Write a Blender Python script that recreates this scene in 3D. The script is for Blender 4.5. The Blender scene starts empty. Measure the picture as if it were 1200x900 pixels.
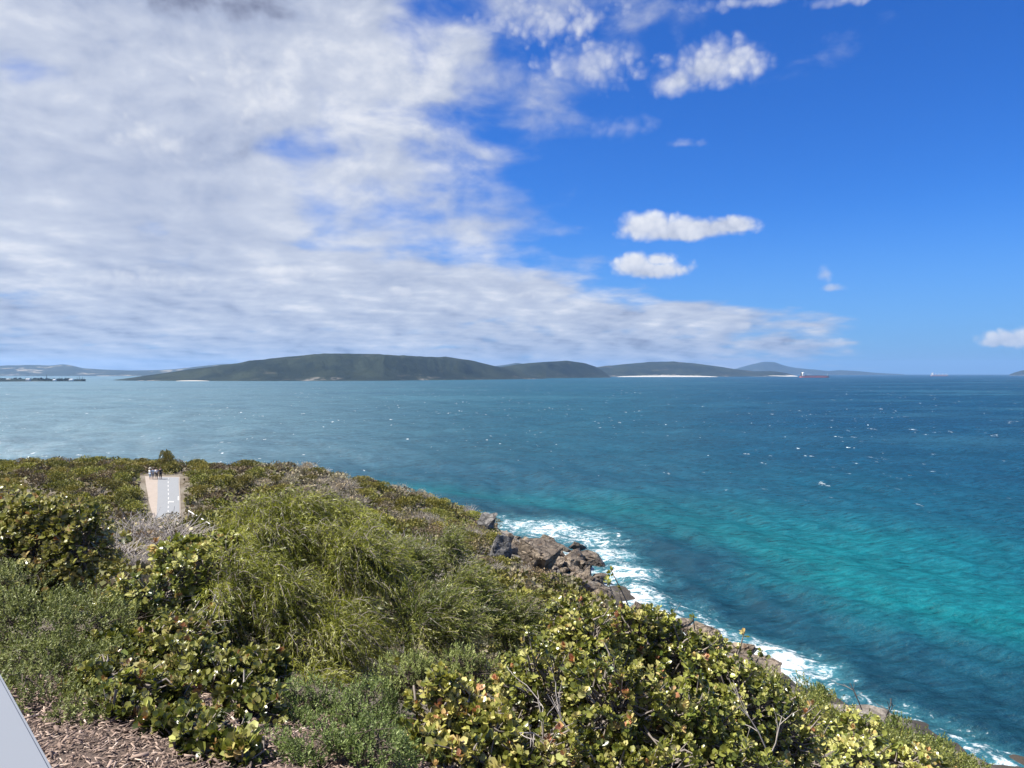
import bpy, bmesh, math, random
import numpy as np
from mathutils import Vector, Matrix, noise as mnoise
R = math.radians
rng = np.random.default_rng(7); random.seed(7)
scene = bpy.context.scene
C = scene.collection

# ------------------------------------------------------------------ camera, sky, sun, exposure
F = 880.0            # focal length in photo pixels (photo is 1200 x 900)
EYE = 437.5          # image row of eye level
H = 30.0             # eye height above the sea
PITCH = math.atan((450 - EYE) / F)
cam_d = bpy.data.cameras.new('camera'); cam = bpy.data.objects.new('camera', cam_d); C.objects.link(cam)
cam_d.sensor_width = 36; cam_d.lens = 36 * F / 1200; cam_d.clip_start = .05; cam_d.clip_end = 200000
cam.location = (0, 0, H); cam.rotation_euler = (R(90) - PITCH, 0, 0); scene.camera = cam

SUN_AZ, SUN_EL = R(-98), R(57)      # azimuth from the view direction (+Y) towards +X
to_sun = Vector((math.sin(SUN_AZ) * math.cos(SUN_EL), math.cos(SUN_AZ) * math.cos(SUN_EL), math.sin(SUN_EL)))
sd = bpy.data.lights.new('sun', 'SUN'); sun = bpy.data.objects.new('sun', sd); C.objects.link(sun)
sd.energy = 5.0; sd.angle = R(.53); sd.color = (1, .955, .88)
sun.rotation_euler = to_sun.to_track_quat('Z', 'Y').to_euler(); sun.location = (0, 0, 200)
vs = scene.view_settings; vs.view_transform = 'Standard'; vs.look = 'None'; vs.exposure = 1.0; vs.gamma = 1; vs.use_curve_mapping = False
scene.render.engine = 'CYCLES'
cy = scene.cycles; cy.use_denoising = True; cy.max_bounces = 5; cy.diffuse_bounces = 2; cy.glossy_bounces = 2
cy.transmission_bounces = 3; cy.transparent_max_bounces = 6; cy.volume_bounces = 0; cy.caustics_reflective = False; cy.caustics_refractive = False
cy.sample_clamp_indirect = 4

# ------------------------------------------------------------------ node helpers
class G:
    """tiny wrapper that turns arithmetic into shader nodes"""
    def __init__(s, nt): s.nt = nt
    def node(s, t, **kw):
        n = s.nt.nodes.new(t)
        for k, v in kw.items(): setattr(n, k, v)
        return n
    def link(s, a, b):
        if isinstance(a, (int, float)): b.default_value = a
        elif isinstance(a, (tuple, list)):
            b.default_value = tuple(a) + ((1,) if len(a) == 3 and len(b.default_value) == 4 else ())
        else: s.nt.links.new(a, b)
    def m(s, op, a, b=0., c=None, clamp=False):
        n = s.node('ShaderNodeMath', operation=op, use_clamp=clamp)
        s.link(a, n.inputs[0]); s.link(b, n.inputs[1])
        if c is not None: s.link(c, n.inputs[2])
        return n.outputs[0]
    def add(s, a, b): return s.m('ADD', a, b)
    def sub(s, a, b): return s.m('SUBTRACT', a, b)
    def mul(s, a, b): return s.m('MULTIPLY', a, b)
    def div(s, a, b): return s.m('DIVIDE', a, b)
    def mx(s, a, b): return s.m('MAXIMUM', a, b)
    def mn(s, a, b): return s.m('MINIMUM', a, b)
    def step(s, x, lo, hi, t0=0., t1=1., mode='SMOOTHSTEP'):
        n = s.node('ShaderNodeMapRange', interpolation_type=mode); n.clamp = True
        s.link(x, n.inputs[0]); s.link(lo, n.inputs[1]); s.link(hi, n.inputs[2]); s.link(t0, n.inputs[3]); s.link(t1, n.inputs[4])
        return n.outputs[0]
    def mix(s, f, a, b):
        n = s.node('ShaderNodeMix', data_type='RGBA'); n.clamp_factor = True
        s.link(f, n.inputs[0]); s.link(a, n.inputs[6]); s.link(b, n.inputs[7]); return n.outputs[2]
    def noise(s, vec, scale, detail=4, rough=.55, dist=0., lac=2.):
        n = s.node('ShaderNodeTexNoise'); n.inputs['Scale'].default_value = scale
        n.inputs['Detail'].default_value = detail; n.inputs['Roughness'].default_value = rough
        n.inputs['Distortion'].default_value = dist; n.inputs['Lacunarity'].default_value = lac
        if vec is not None: s.link(vec, n.inputs['Vector'])
        return n.outputs[0]
    def xyz(s, x, y, z=0.):
        n = s.node('ShaderNodeCombineXYZ'); s.link(x, n.inputs[0]); s.link(y, n.inputs[1]); s.link(z, n.inputs[2]); return n.outputs[0]
    def sep(s, v):
        n = s.node('ShaderNodeSeparateXYZ'); s.link(v, n.inputs[0]); return n.outputs
    def vm(s, op, a, b):
        n = s.node('ShaderNodeVectorMath', operation=op); s.link(a, n.inputs[0]); s.link(b, n.inputs[1]); return n.outputs[0]
    def attr(s, name): return s.node('ShaderNodeAttribute', attribute_name=name).outputs['Fac']
    def ramp(s, f, stops, mode='LINEAR'):
        n = s.node('ShaderNodeValToRGB'); cr = n.color_ramp; cr.interpolation = mode
        while len(cr.elements) < len(stops): cr.elements.new(.5)
        for e, (p, c) in zip(cr.elements, stops): e.position = p; e.color = tuple(c) + (1,)
        s.link(f, n.inputs[0]); return n.outputs[0]
    def bump(s, h, strength=.5, dist=.02, normal=None):
        n = s.node('ShaderNodeBump'); n.inputs['Strength'].default_value = strength; s.link(dist, n.inputs['Distance'])
        s.link(h, n.inputs['Height'])
        if normal is not None: s.link(normal, n.inputs['Normal'])
        return n.outputs[0]

def material(name):
    m = bpy.data.materials.new(name); m.use_nodes = True; nt = m.node_tree
    g = G(nt); p = nt.nodes['Principled BSDF']; out = nt.nodes['Material Output']
    return m, g, p, out

# ------------------------------------------------------------------ world: clear sky with a cloud deck to the left and a few cumulus
world = bpy.data.worlds.new('World'); scene.world = world; world.use_nodes = True
def build_world():
    nt = world.node_tree; nt.nodes.clear(); g = G(nt)
    out = g.node('ShaderNodeOutputWorld'); bg = g.node('ShaderNodeBackground'); bg.inputs[1].default_value = .057
    nt.links.new(bg.outputs[0], out.inputs[0])
    sky = g.node('ShaderNodeTexSky', sky_type='NISHITA'); sky.sun_disc = False
    sky.sun_elevation = SUN_EL; sky.sun_rotation = SUN_AZ; sky.air_density = 1.0; sky.dust_density = .3; sky.ozone_density = 1.6
    hs = g.node('ShaderNodeHueSaturation'); hs.inputs['Saturation'].default_value = 1.28; hs.inputs['Value'].default_value = 1.0
    g.link(sky.outputs[0], hs.inputs['Color'])
    skyc = hs.outputs[0]
    gam = g.node('ShaderNodeMix', data_type='RGBA', blend_type='MULTIPLY'); gam.inputs[0].default_value = 1
    g.link(skyc, gam.inputs[6]); g.link((.29, .70, 1.36), gam.inputs[7]); skyc = gam.outputs[2]
    d = g.node('ShaderNodeTexCoord').outputs['Generated']
    x, y, z = g.sep(d)
    zz = g.add(g.mx(z, 0.), .04)
    X, Y = g.div(x, zz), g.div(y, zz)
    skyc = g.mix(g.step(z, .0, .22, .6, 0.), skyc, (1.5, 3.2, 7.0))
    zt = g.add(g.mx(z, 0.), .19); TX, TY = g.div(x, zt), g.div(y, zt)
    P = g.xyz(X, Y)
    # edge of the deck in the cloud plane
    q = g.mx(g.sub(Y, 3.9), 0.)
    e1 = g.add(g.mul(g.mul(q, q), .165), -.05)
    e2 = g.add(g.mul(g.sub(Y, 8.5), .5), 3.4)
    edge = g.add(g.mn(e1, e2), g.mul(g.mx(g.sub(2.9, Y), 0.), .38))
    warp = g.noise(P, .55, 3, .5)
    n_lo = g.noise(g.xyz(TX, g.mul(TY, 1.0), .3), 1.9, 4, .5)
    hv = g.xyz(TX, g.mul(TY, 1.0), 2.2); hv2 = g.xyz(g.add(TX, -.06), g.add(g.mul(TY, 1.0), .03), 2.2)
    dsp = g.vm('MULTIPLY', d, (1., 1., 1.7)); dsp2 = g.vm('ADD', dsp, (-.012, 0, .018)); up = g.step(z, .07, .3)
    def hi(a, b): return g.add(g.mul(g.noise(a, 4.2, 5, .5), g.sub(1., up)), g.mul(g.noise(b, 10.5, 6, .52, .25), up))
    n_hi = hi(hv, dsp)
    wid = g.add(.55, g.mul(Y, .085))
    s = g.add(g.div(g.sub(edge, X), wid), .75)                       # >0 inside the deck
    s = g.add(s, g.mul(g.sub(warp, .5), 1.8))
    inside = g.step(s, -1.0, 2.3)
    dens = g.add(g.mul(n_lo, .5), g.mul(n_hi, .5))
    thr = g.sub(.72, g.mul(inside, .47))
    deck = g.step(g.sub(dens, thr), -.02, .2)
    deck = g.mul(deck, g.step(inside, 0.02, .3))
    # thickness shading of the deck: dense = greyer below, thin = whiter; soft relief
    rel = g.sub(n_hi, hi(hv2, dsp2))
    big = g.noise(g.xyz(TX, g.mul(TY, 1.1), 7.), 1.9, 4, .5)
    lit = g.add(g.add(g.mul(g.step(big, .3, .7, 1., 0., 'LINEAR'), .42), .43), g.mul(rel, 1.5))
    # dark heavy base overhead on the far left
    az = g.m('ARCTAN2', x, y); el = g.m('ARCSINE', z)
    nw = g.noise(d, 5., 6, .6); nw2 = g.noise(d, 24., 5, .55); nw3 = g.noise(g.vm('ADD', d, (.004, 0, .012)), 24., 5, .55)
    def pix(px, py):
        vx, vz = (px - 600) / F, (EYE - py) / F
        return math.atan(vx), math.atan(vz / math.hypot(1, vx))
    def vor(scale, vec):
        n = g.node('ShaderNodeTexVoronoi', feature='F1'); n.inputs['Scale'].default_value = scale; g.link(vec, n.inputs['Vector']); return n.outputs['Distance']
    wd = g.vm('ADD', d, g.vm('MULTIPLY', g.xyz(g.sub(nw2, .5), 0., g.sub(nw3, .5)), (.03, 0, .03)))
    bil = g.add(g.mul(vor(42., wd), .62), g.mul(vor(105., wd), .38))
    def blob(px, py, rx, ry, rag=.9):
        a, e = pix(px, py)
        du = g.div(g.sub(az, a), rx / F); dv = g.div(g.sub(el, e), ry / F); dw = g.mul(dv, g.step(dv, -.1, .1, 1.35, 1.))
        rr = g.m('SQRT', g.add(g.mul(du, du), g.mul(dw, dw)))
        return g.add(g.sub(1., rr), g.add(g.mul(g.sub(nw2, .5), rag), g.mul(g.sub(.42, bil), rag * .9))), dv
    heavy, _ = blob(190, -60, 260, 105, .25); heavy = g.step(heavy, -.25, .95)
    heavy2, _ = blob(250, 150, 70, 80, .7); heavy2 = g.step(heavy2, 0., .9)
    lit = g.sub(lit, g.mul(heavy, .8)); lit = g.sub(lit, g.mul(heavy2, .12))
    lit = g.add(lit, g.step(z, .0, .16, -.2, -.02))
    deckc = g.ramp(lit, [(0, (1.9, 2.1, 3.0)), (.35, (3.9, 4.4, 5.7)), (.7, (5.4, 5.8, 6.8)), (1, (7.6, 7.7, 8.1))])
    vsc = g.node('ShaderNodeMix', data_type='RGBA'); col = g.mix(g.mul(deck, .97), skyc, deckc)
    # faint high veil in front of the low sky on the deck side
    # separate cumulus
    for subs, rag, soft, lo, op in (
            (((802, 271, 86, 19), (762, 266, 44, 21), (850, 266, 44, 14)), .5, .5, .2, .95), (((765, 318, 52, 16), (745, 312, 32, 20), (772, 305, 24, 13)), .65, .55, .25, .95),
            (((828, 84, 84, 34), (795, 96, 44, 27), (855, 74, 52, 27)), .75, .85, .35, .88), (((650, 30, 90, 32),), 1.3, .9, .5, .7), (((690, 85, 80, 45),), 1.5, 1.1, .5, .55),
            (((966, 322, 11, 13), (974, 338, 14, 6)), .9, 1., .5, .6), (((1180, 398, 30, 14), (1165, 402, 18, 9)), .9, .5, .3, .85), (((871, 383, 14, 7),), 1., .7, .5, .6), (((790, 390, 13, 6),), 1., .8, .5, .5), (((955, 402, 60, 7),), 1.2, 1., .6, .5),
            (((470, 343, 17, 9),), 1., .6, .5, .7), (((625, 345, 30, 12),), 1.2, .8, .5, .55), (((345, 322, 42, 13),), 1.1, .8, .5, .55), (((140, 330, 90, 22),), 1.2, .9, .4, .5), (((285, 110, 62, 62),), 1.2, .9, .45, .6), (((190, 168, 55, 28),), 1.2, .9, .5, .6),
            (((880, 5, 80, 12),), 1.3, 1., .5, .55), (((990, 3, 45, 11),), 1.3, 1., .5, .55), (((730, 150, 60, 20),), 1.5, 1.5, .5, .3), (((800, 170, 30, 7),), 1.3, 1.2, .5, .35)):
        b = dv = None
        for q in subs:
            b1, d1 = blob(*q, rag)
            b, dv = (b1, d1) if b is None else (g.mx(b, b1), dv)
        msk = g.step(b, 0., soft)
        sh = g.add(g.add(g.mul(dv, .26), .60), g.add(g.mul(g.sub(.42, bil), .75), g.mul(g.sub(nw2, nw3), .9)))
        sh = g.mx(sh, lo - .1)
        cc = g.ramp(sh, [(0, (3.6, 4.1, 5.3)), (.5, (5.9, 6.2, 7.1)), (1, (8.3, 8.35, 8.5))])
        col = g.mix(g.mul(msk, op), col, cc)
    nt.links.new(col, bg.inputs[0])
    world.cycles.sampling_method = 'MANUAL'; world.cycles.sample_map_resolution = 1024
build_world()

# ------------------------------------------------------------------ mesh helpers
def mesh_np(name, V, polys, mats=(), attrs=None, smooth=False, mat_idx=None):
    """V (n,3); polys list of int arrays (k, nv) of equal-sized faces"""
    me = bpy.data.meshes.new(name)
    V = np.ascontiguousarray(V, dtype=np.float32)
    loops = np.concatenate([p.ravel() for p in polys]).astype(np.int32)
    tot = np.concatenate([np.full(len(p), p.shape[1], dtype=np.int32) for p in polys])
    start = np.concatenate([[0], np.cumsum(tot)[:-1]]).astype(np.int32)
    me.vertices.add(len(V)); me.vertices.foreach_set('co', V.ravel())
    me.loops.add(len(loops)); me.loops.foreach_set('vertex_index', loops)
    me.polygons.add(len(tot)); me.polygons.foreach_set('loop_start', start); me.polygons.foreach_set('loop_total', tot)
    if smooth: me.polygons.foreach_set('use_smooth', np.ones(len(tot), dtype=bool))
    if mat_idx is not None: me.polygons.foreach_set('material_index', np.asarray(mat_idx, dtype=np.int32))
    me.update(calc_edges=True)
    for k, (dom, arr) in (attrs or {}).items():
        a = me.attributes.new(k, 'FLOAT', dom); a.data.foreach_set('value', np.ascontiguousarray(arr, dtype=np.float32))
    for m in mats: me.materials.append(m)
    return me
def obj(name, me, parent=None, **props):
    o = bpy.data.objects.new(name, me); C.objects.link(o)
    if parent is not None: o.parent = parent
    for k, v in props.items(): o[k] = v
    return o
def thing(name, label, cat, loc=(0, 0, 0), group=None):
    o = bpy.data.objects.new(name, None); C.objects.link(o); o.location = loc; o.empty_display_size = .2
    o['label'] = label; o['category'] = cat
    if group: o['group'] = group
    return o
def grid_faces(nu, nv):
    i = np.arange(nu - 1)[:, None] * nv + np.arange(nv - 1)[None]
    i = i.ravel(); return np.stack([i, i + nv, i + nv + 1, i + 1], 1)
def tubes(paths, radii, sides=4):
    """paths: list of (k,3) arrays, radii list of (k,) -> V, quads"""
    Vs, Fs, off = [], [], 0
    for p, r in zip(paths, radii):
        p = np.asarray(p, float); k = len(p)
        t = np.gradient(p, axis=0); t /= np.linalg.norm(t, axis=1)[:, None] + 1e-9
        ref = np.array([0, 0, 1.]) if abs(t[0, 2]) < .9 else np.array([1., 0, 0])
        u = np.cross(t, ref); u /= np.linalg.norm(u, axis=1)[:, None] + 1e-9; w = np.cross(t, u)
        a = np.arange(sides) / sides * 2 * np.pi
        ring = p[:, None] + np.asarray(r)[:, None, None] * (np.cos(a)[None, :, None] * u[:, None] + np.sin(a)[None, :, None] * w[:, None])
        Vs.append(ring.reshape(-1, 3))
        b = np.arange(k - 1)[:, None] * sides; j = np.arange(sides)[None]; j2 = (j + 1) % sides
        Fs.append(np.stack([b + j, b + j2, b + j2 + sides, b + j + sides], 2).reshape(-1, 4) + off); off += k * sides
    return np.concatenate(Vs), np.concatenate(Fs)
def unit(a): return a / (np.linalg.norm(a, axis=-1, keepdims=True) + 1e-9)
def box_bm(bm, cx, cy_, cz, sx, sy, sz, rot=None, taper=1.):
    vs_ = []
    for dz in (-.5, .5):
        for dx, dy in ((-.5, -.5), (.5, -.5), (.5, .5), (-.5, .5)):
            k = taper if dz > 0 else 1.
            v = Vector((dx * sx * k, dy * sy * k, dz * sz))
            if rot is not None: v = rot @ v
            vs_.append(bm.verts.new((v.x + cx, v.y + cy_, v.z + cz)))
    for f in ((3, 2, 1, 0), (4, 5, 6, 7), (0, 1, 5, 4), (1, 2, 6, 5), (2, 3, 7, 6), (3, 0, 4, 7)): bm.faces.new([vs_[i] for i in f])
def bm_obj(name, bm, mat, parent=None, bevel=0, **props):
    if bevel: bmesh.ops.bevel(bm, geom=list(bm.edges), offset=bevel, segments=2, affect='EDGES')
    me = bpy.data.meshes.new(name); bm.to_mesh(me); bm.free(); me.materials.append(mat)
    return obj(name, me, parent, **props)
cp, sp = math.cos(PITCH), math.sin(PITCH)
def ray(px, py):
    a, b = (px - 600) / F, -(py - 450) / F            # camera x, up
    return np.array([a, cp + b * sp, -sp + b * cp])    # forward pitched down
def at(px, py, Y):
    r = ray(px, py); return np.array([0, 0, H]) + r * (Y / r[1])
def at_sea(px, py, z=0.):
    r = ray(px, py); return np.array([0, 0, H]) + r * ((z - H) / r[2])

# ------------------------------------------------------------------ terrain height from surveyed points
CP = [(0,0,28.3),(-3,0,28.3),(3,0,28.1),(-1.5,3.9,28.02),(-2.9,4.5,27.98),(0,4,27.7),(2,4,27.3),(5,4,26.4),(-6,5,28),(-3,9,26.9),(0,9,25.9),(4,9,24.6),(8,9,23.2),(-10,10,26.8),(13,9,21),
 (0,-15,28.5),(-20,-10,29),(20,-15,25),(-40,-30,31),(30,-35,22),
 (0,25,19),(-10,25,20),(10,25,15.5),(-25,25,21.5),(-45,30,21.5),(-12,40,15.2),(5,40,12),(16,40,8.6),(-28,50,16.2),(-50,50,16.5),(-10,60,11.8),(5,60,8.6),(18,60,5),(27,60,2.4),
 (-36,85,11.9),(-41.7,97,11.0),(-55,85,10.8),(-53,98,11.45),(-45,98,11.4),(-51,115,13.75),(-70,85,11.5),(-75,105,13.2),(-90,120,14.2),(-70,128,14.2),(-52,128,13.6),(-36,126,13.6),(-27,118,11.4),(-32,108,11.6),
 (-25,126,11.2),(-17,129,8.7),(-14,115,8.0),(-15,90,10.2),(-7,85,8.9),(-8,132,5.0),(-4,124,4.2),(2,112,2.3),(6,104,1.8),(-2,102,6.4),(10,85,3.2),(0,75,8.2),
 (-3,151,-1.2),(-14,154,-1.),(4,133,-1.2),(9,124,-.5),(15,118,-.5),(13,106,.2),(17,95,-.3),(22,84,-.3),(25.5,77,-.3),(31.5,71,-.5),(36,64,-.5),(40,56,-.5),(47,45,-.5),(55,20,-.5),(62,-20,-.5),
 (10,160,-5),(25,135,-5),(32,110,-5),(38,90,-5),(50,68,-5),(64,45,-5),(75,10,-5),(85,-30,-5),(90,120,-7),(40,190,-7),(0,200,-7),
 (-60,165,-.5),(-35,160,-.5),(-110,170,-.5),(-180,180,-.5),(-60,195,-6),(-150,215,-6),(-230,220,-6),(-150,120,15),(-150,60,19),(-120,0,27),(-200,100,16),(-200,0,28),(-60,140,10.5),(-100,140,11),(-30,140,7.5)]
CP = np.array(CP, float)
def _tps_fit():
    n = len(CP); d = np.linalg.norm(CP[:, None, :2] - CP[None, :, :2], axis=2)
    K = np.where(d > 0, d * d * np.log(d + 1e-12), 0) + np.eye(n) * .5
    Pm = np.c_[np.ones(n), CP[:, :2]]
    A = np.zeros((n + 3, n + 3)); A[:n, :n] = K; A[:n, n:] = Pm; A[n:, :n] = Pm.T
    return np.linalg.solve(A, np.r_[CP[:, 2], 0, 0, 0])
TW = _tps_fit()
def terr(x, y):
    x = np.atleast_1d(np.asarray(x, float)); y = np.atleast_1d(np.asarray(y, float)); out = np.empty(x.size); xf, yf = x.ravel(), y.ravel()
    for i in range(0, x.size, 20000):
        d2 = (xf[i:i+20000, None] - CP[None, :, 0]) ** 2 + (yf[i:i+20000, None] - CP[None, :, 1]) ** 2
        out[i:i+20000] = (.5 * d2 * np.log(d2 + 1e-12)) @ TW[:-3] + TW[-3] + TW[-2] * xf[i:i+20000] + TW[-1] * yf[i:i+20000]
    return out.reshape(x.shape)
def ground(px, py, lift=0., smin=12, smax=220):
    """first point of a view ray on the land or the sea"""
    r = ray(px, py); s = np.linspace(smin, smax, 1600)
    p = np.array([0, 0, H]) + r * s[:, None]
    h = np.maximum(terr(p[:, 0], p[:, 1]), 0) + lift
    k = np.argmax(p[:, 2] < h); return p[k]
def sstep(x, a, b): t = np.clip((x - a) / (b - a), 0, 1); return t * t * (3 - 2 * t)
SHORE = np.array([(-180,180),(-110,170),(-60,165),(-35,160),(-14,154),(-3,151),(4,133),(9,124),(15,118),(13,106),(17,95),(22,84),(25.5,77),(31.5,71),(36,64),(40,56),(47,45),(55,20),(62,-20),(70,-60)], float)
def shore_dist(x, y):
    best = np.full(x.shape, 1e9)
    for a, b in zip(SHORE[:-1], SHORE[1:]):
        ab = b - a; t = np.clip(((x - a[0]) * ab[0] + (y - a[1]) * ab[1]) / (ab @ ab), 0, 1)
        best = np.minimum(best, np.hypot(x - a[0] - t * ab[0], y - a[1] - t * ab[1]))
    return best
def vnoise(x, y, seed=0):
    """smooth value noise for arrays"""
    r = np.random.default_rng(seed).random((257, 257)); xi = np.floor(x).astype(int); yi = np.floor(y).astype(int)
    fx = x - xi; fy = y - yi; fx = fx * fx * (3 - 2 * fx); fy = fy * fy * (3 - 2 * fy); xi %= 256; yi %= 256
    return (r[xi, yi] * (1 - fx) + r[xi + 1, yi] * fx) * (1 - fy) + (r[xi, yi + 1] * (1 - fx) + r[xi + 1, yi + 1] * fx) * fy
def fbm(x, y, seed=0, o=4):
    v, a, f, t = 0, 1., 1., 0
    for k in range(o): v = v + a * vnoise(x * f + 17 * k, y * f + 31 * k, seed + k); t += a; a *= .5; f *= 2.03
    return v / t

# ------------------------------------------------------------------ materials
def mat_soil():
    m, g, p, o = material('headland_soil'); pos = g.node('ShaderNodeNewGeometry').outputs['Position']
    a = g.noise(pos, .35, 6, .6); b = g.noise(pos, 6., 5, .65)
    c = g.mix(g.step(a, .35, .65), (.11, .085, .058), (.19, .165, .13))
    c = g.mix(g.step(b, .5, .75), c, (.06, .055, .03))
    rock = g.attr('rock'); rn = g.noise(pos, 1.2, 7, .62)
    rc = g.mix(g.step(rn, .35, .7), (.16, .135, .105), (.34, .30, .25))
    z = g.sep(pos)[2]
    rc = g.mix(g.step(g.add(z, g.mul(g.sub(rn, .5), 1.5)), .3, 1.5, 1., 0.), rc, (.045, .036, .025))
    c = g.mix(g.step(g.add(rock, g.mul(g.sub(rn, .5), .7)), .4, .6), c, rc)
    g.link(c, p.inputs['Base Color']); p.inputs['Roughness'].default_value = .9
    g.link(g.bump(g.noise(pos, 2.5, 8, .65), .8, .35), p.inputs['Normal']); return m
def mat_granite(name, a, b, stain):
    m, g, p, o = material(name); pos = g.node('ShaderNodeNewGeometry').outputs['Position']
    n1 = g.noise(pos, .55, 6, .6); n2 = g.noise(pos, 5., 5, .7); z = g.sep(pos)[2]
    wp = g.vm('ADD', pos, g.vm('MULTIPLY', g.xyz(n1, g.noise(pos, .8, 4), n2), (1.6, 1.6, .5)))
    v = g.node('ShaderNodeTexVoronoi', feature='DISTANCE_TO_EDGE'); v.inputs['Scale'].default_value = .62; g.link(g.vm('MULTIPLY', wp, (1, 1, 1.5)), v.inputs['Vector']); crack = g.step(v.outputs['Distance'], .0, .06, 1., 0.)
    c = g.mix(g.step(n1, .35, .68), a, b)
    c = g.mix(g.mul(g.step(n2, .54, .72), .4), c, (.07, .058, .048))
    c = g.mix(g.step(g.noise(pos, .9, 5, .6, .5), .56, .68), c, stain)
    c = g.mix(g.step(g.noise(pos, 2.2, 5, .65), .62, .7, 0., .7), c, (.36, .34, .29))
    wet = g.step(g.add(z, g.mul(g.sub(n1, .5), 1.8)), .35, 1.3, 1., 0.)
    c = g.mix(wet, c, (.042, .030, .02))
    g.link(c, p.inputs['Base Color']); g.link(g.step(wet, 0., 1., .88, .35), p.inputs['Roughness'])
    hh = g.sub(g.noise(pos, 1.6, 9, .68), g.mul(crack, .9))
    g.link(g.bump(hh, 1., .55), p.inputs['Normal']); return m
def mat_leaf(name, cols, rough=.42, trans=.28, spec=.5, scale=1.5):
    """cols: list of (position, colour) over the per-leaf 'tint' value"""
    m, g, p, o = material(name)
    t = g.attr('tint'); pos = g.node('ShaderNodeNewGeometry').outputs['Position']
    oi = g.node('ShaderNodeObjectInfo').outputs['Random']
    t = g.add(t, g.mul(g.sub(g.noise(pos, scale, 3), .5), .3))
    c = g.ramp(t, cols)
    hv = g.node('ShaderNodeHueSaturation'); g.link(c, hv.inputs['Color']); g.link(g.step(oi, 0., 1., .72, 1.28), hv.inputs['Value'])
    g.link(g.step(g.m('FRACT', g.mul(oi, 7.31)), 0., 1., .485, .515), hv.inputs['Hue'])
    c = hv.outputs[0]
    g.link(c, p.inputs['Base Color']); p.inputs['Roughness'].default_value = rough; p.inputs['Specular IOR Level'].default_value = spec
    tr = g.node('ShaderNodeBsdfTranslucent')
    sat = g.node('ShaderNodeHueSaturation'); sat.inputs['Saturation'].default_value = 1.15; sat.inputs['Value'].default_value = 1.5; g.link(c, sat.inputs['Color']); g.link(sat.outputs[0], tr.inputs[0])
    mx = g.node('ShaderNodeMixShader'); mx.inputs[0].default_value = trans; g.link(p.outputs[0], mx.inputs[1]); g.link(tr.outputs[0], mx.inputs[2])
    g.link(mx.outputs[0], o.inputs[0]); return m
def mat_plain(name, col, rough=.6, var=.15, scale=3., metallic=0., spec=.5, bump=0.):
    m, g, p, o = material(name); pos = g.node('ShaderNodeTexCoord').outputs['Object']
    n = g.noise(pos, scale, 6, .6)
    c = g.mix(n, tuple(v * (1 - var) for v in col), tuple(min(1, v * (1 + var)) for v in col))
    g.link(c, p.inputs['Base Color']); p.inputs['Roughness'].default_value = rough; p.inputs['Metallic'].default_value = metallic; p.inputs['Specular IOR Level'].default_value = spec
    if bump: g.link(g.bump(g.noise(pos, scale * 4, 6, .6), bump, .02), p.inputs['Normal'])
    return m
M = {}
M['soil'] = mat_soil()
M['granite'] = mat_granite('grey_brown_granite', (.14, .11, .083), (.30, .242, .18), (.13, .08, .043))
M['granite_grey'] = mat_granite('grey_granite', (.12, .115, .11), (.25, .235, .22), (.07, .066, .06))
M['broad'] = mat_leaf('glossy_broad_leaf', [(0, (.03, .045, .01)), (.3, (.10, .125, .024)), (.6, (.27, .285, .065)), (.85, (.48, .46, .18)), (.95, (.44, .31, .12)), (1, (.36, .18, .085))], .3, .16)
M['broad_yellow'] = mat_leaf('yellowing_broad_leaf', [(0, (.04, .055, .013)), (.3, (.14, .155, .033)), (.6, (.32, .31, .08)), (.85, (.50, .455, .19)), (.95, (.44, .30, .125)), (1, (.36, .18, .085))], .3, .16)
M['willow'] = mat_leaf('narrow_myrtle_leaf', [(0, (.07, .08, .013)), (.35, (.23, .235, .036)), (.7, (.43, .415, .085)), (1, (.58, .54, .21))], .42, .32)
M['willow_dark'] = mat_leaf('dark_myrtle_leaf', [(0, (.035, .048, .010)), (.35, (.10, .12, .022)), (.7, (.22, .23, .048)), (1, (.46, .43, .15))], .42, .22)
M['small'] = mat_leaf('grey_green_leaf', [(0, (.055, .075, .02)), (.5, (.155, .19, .055)), (1, (.32, .355, .13))], .55, .18, .35)
M['smallg'] = mat_leaf('fresh_small_leaf', [(0, (0.068, 0.090, 0.021)), (.5, (0.158, 0.188, 0.045)), (1, (0.315, 0.300, 0.090))], .45, .22)
M['heath0'] = mat_leaf('olive_heath', [(0, (0.102, 0.107, 0.025)), (.5, (0.180, 0.176, 0.039)), (1, (0.301, 0.257, 0.068))], .6, .12, .3, .5)
M['heath1'] = mat_leaf('yellow_green_heath', [(0, (.10, .112, .02)), (.5, (.205, .205, .036)), (1, (.34, .31, .065))], .6, .12, .3, .5)
M['heath2'] = mat_leaf('brown_heath', [(0, (.075, .06, .03)), (.5, (.15, .115, .06)), (1, (.25, .19, .105))], .65, .1, .3, .5)
M['heath3'] = mat_leaf('grey_green_heath', [(0, (0.144, 0.139, 0.087)), (.5, (0.276, 0.246, 0.155)), (1, (0.458, 0.375, 0.243))], .65, .1, .3, .5)
M['twig'] = mat_plain('grey_twig', (.20, .17, .145), .85, .35, 12.)
M['dead'] = mat_plain('bleached_dead_twig', (.36, .32, .29), .85, .3, 9.)
M['bark'] = mat_plain('brown_bark', (.085, .065, .05), .9, .35, 9.)

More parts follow.
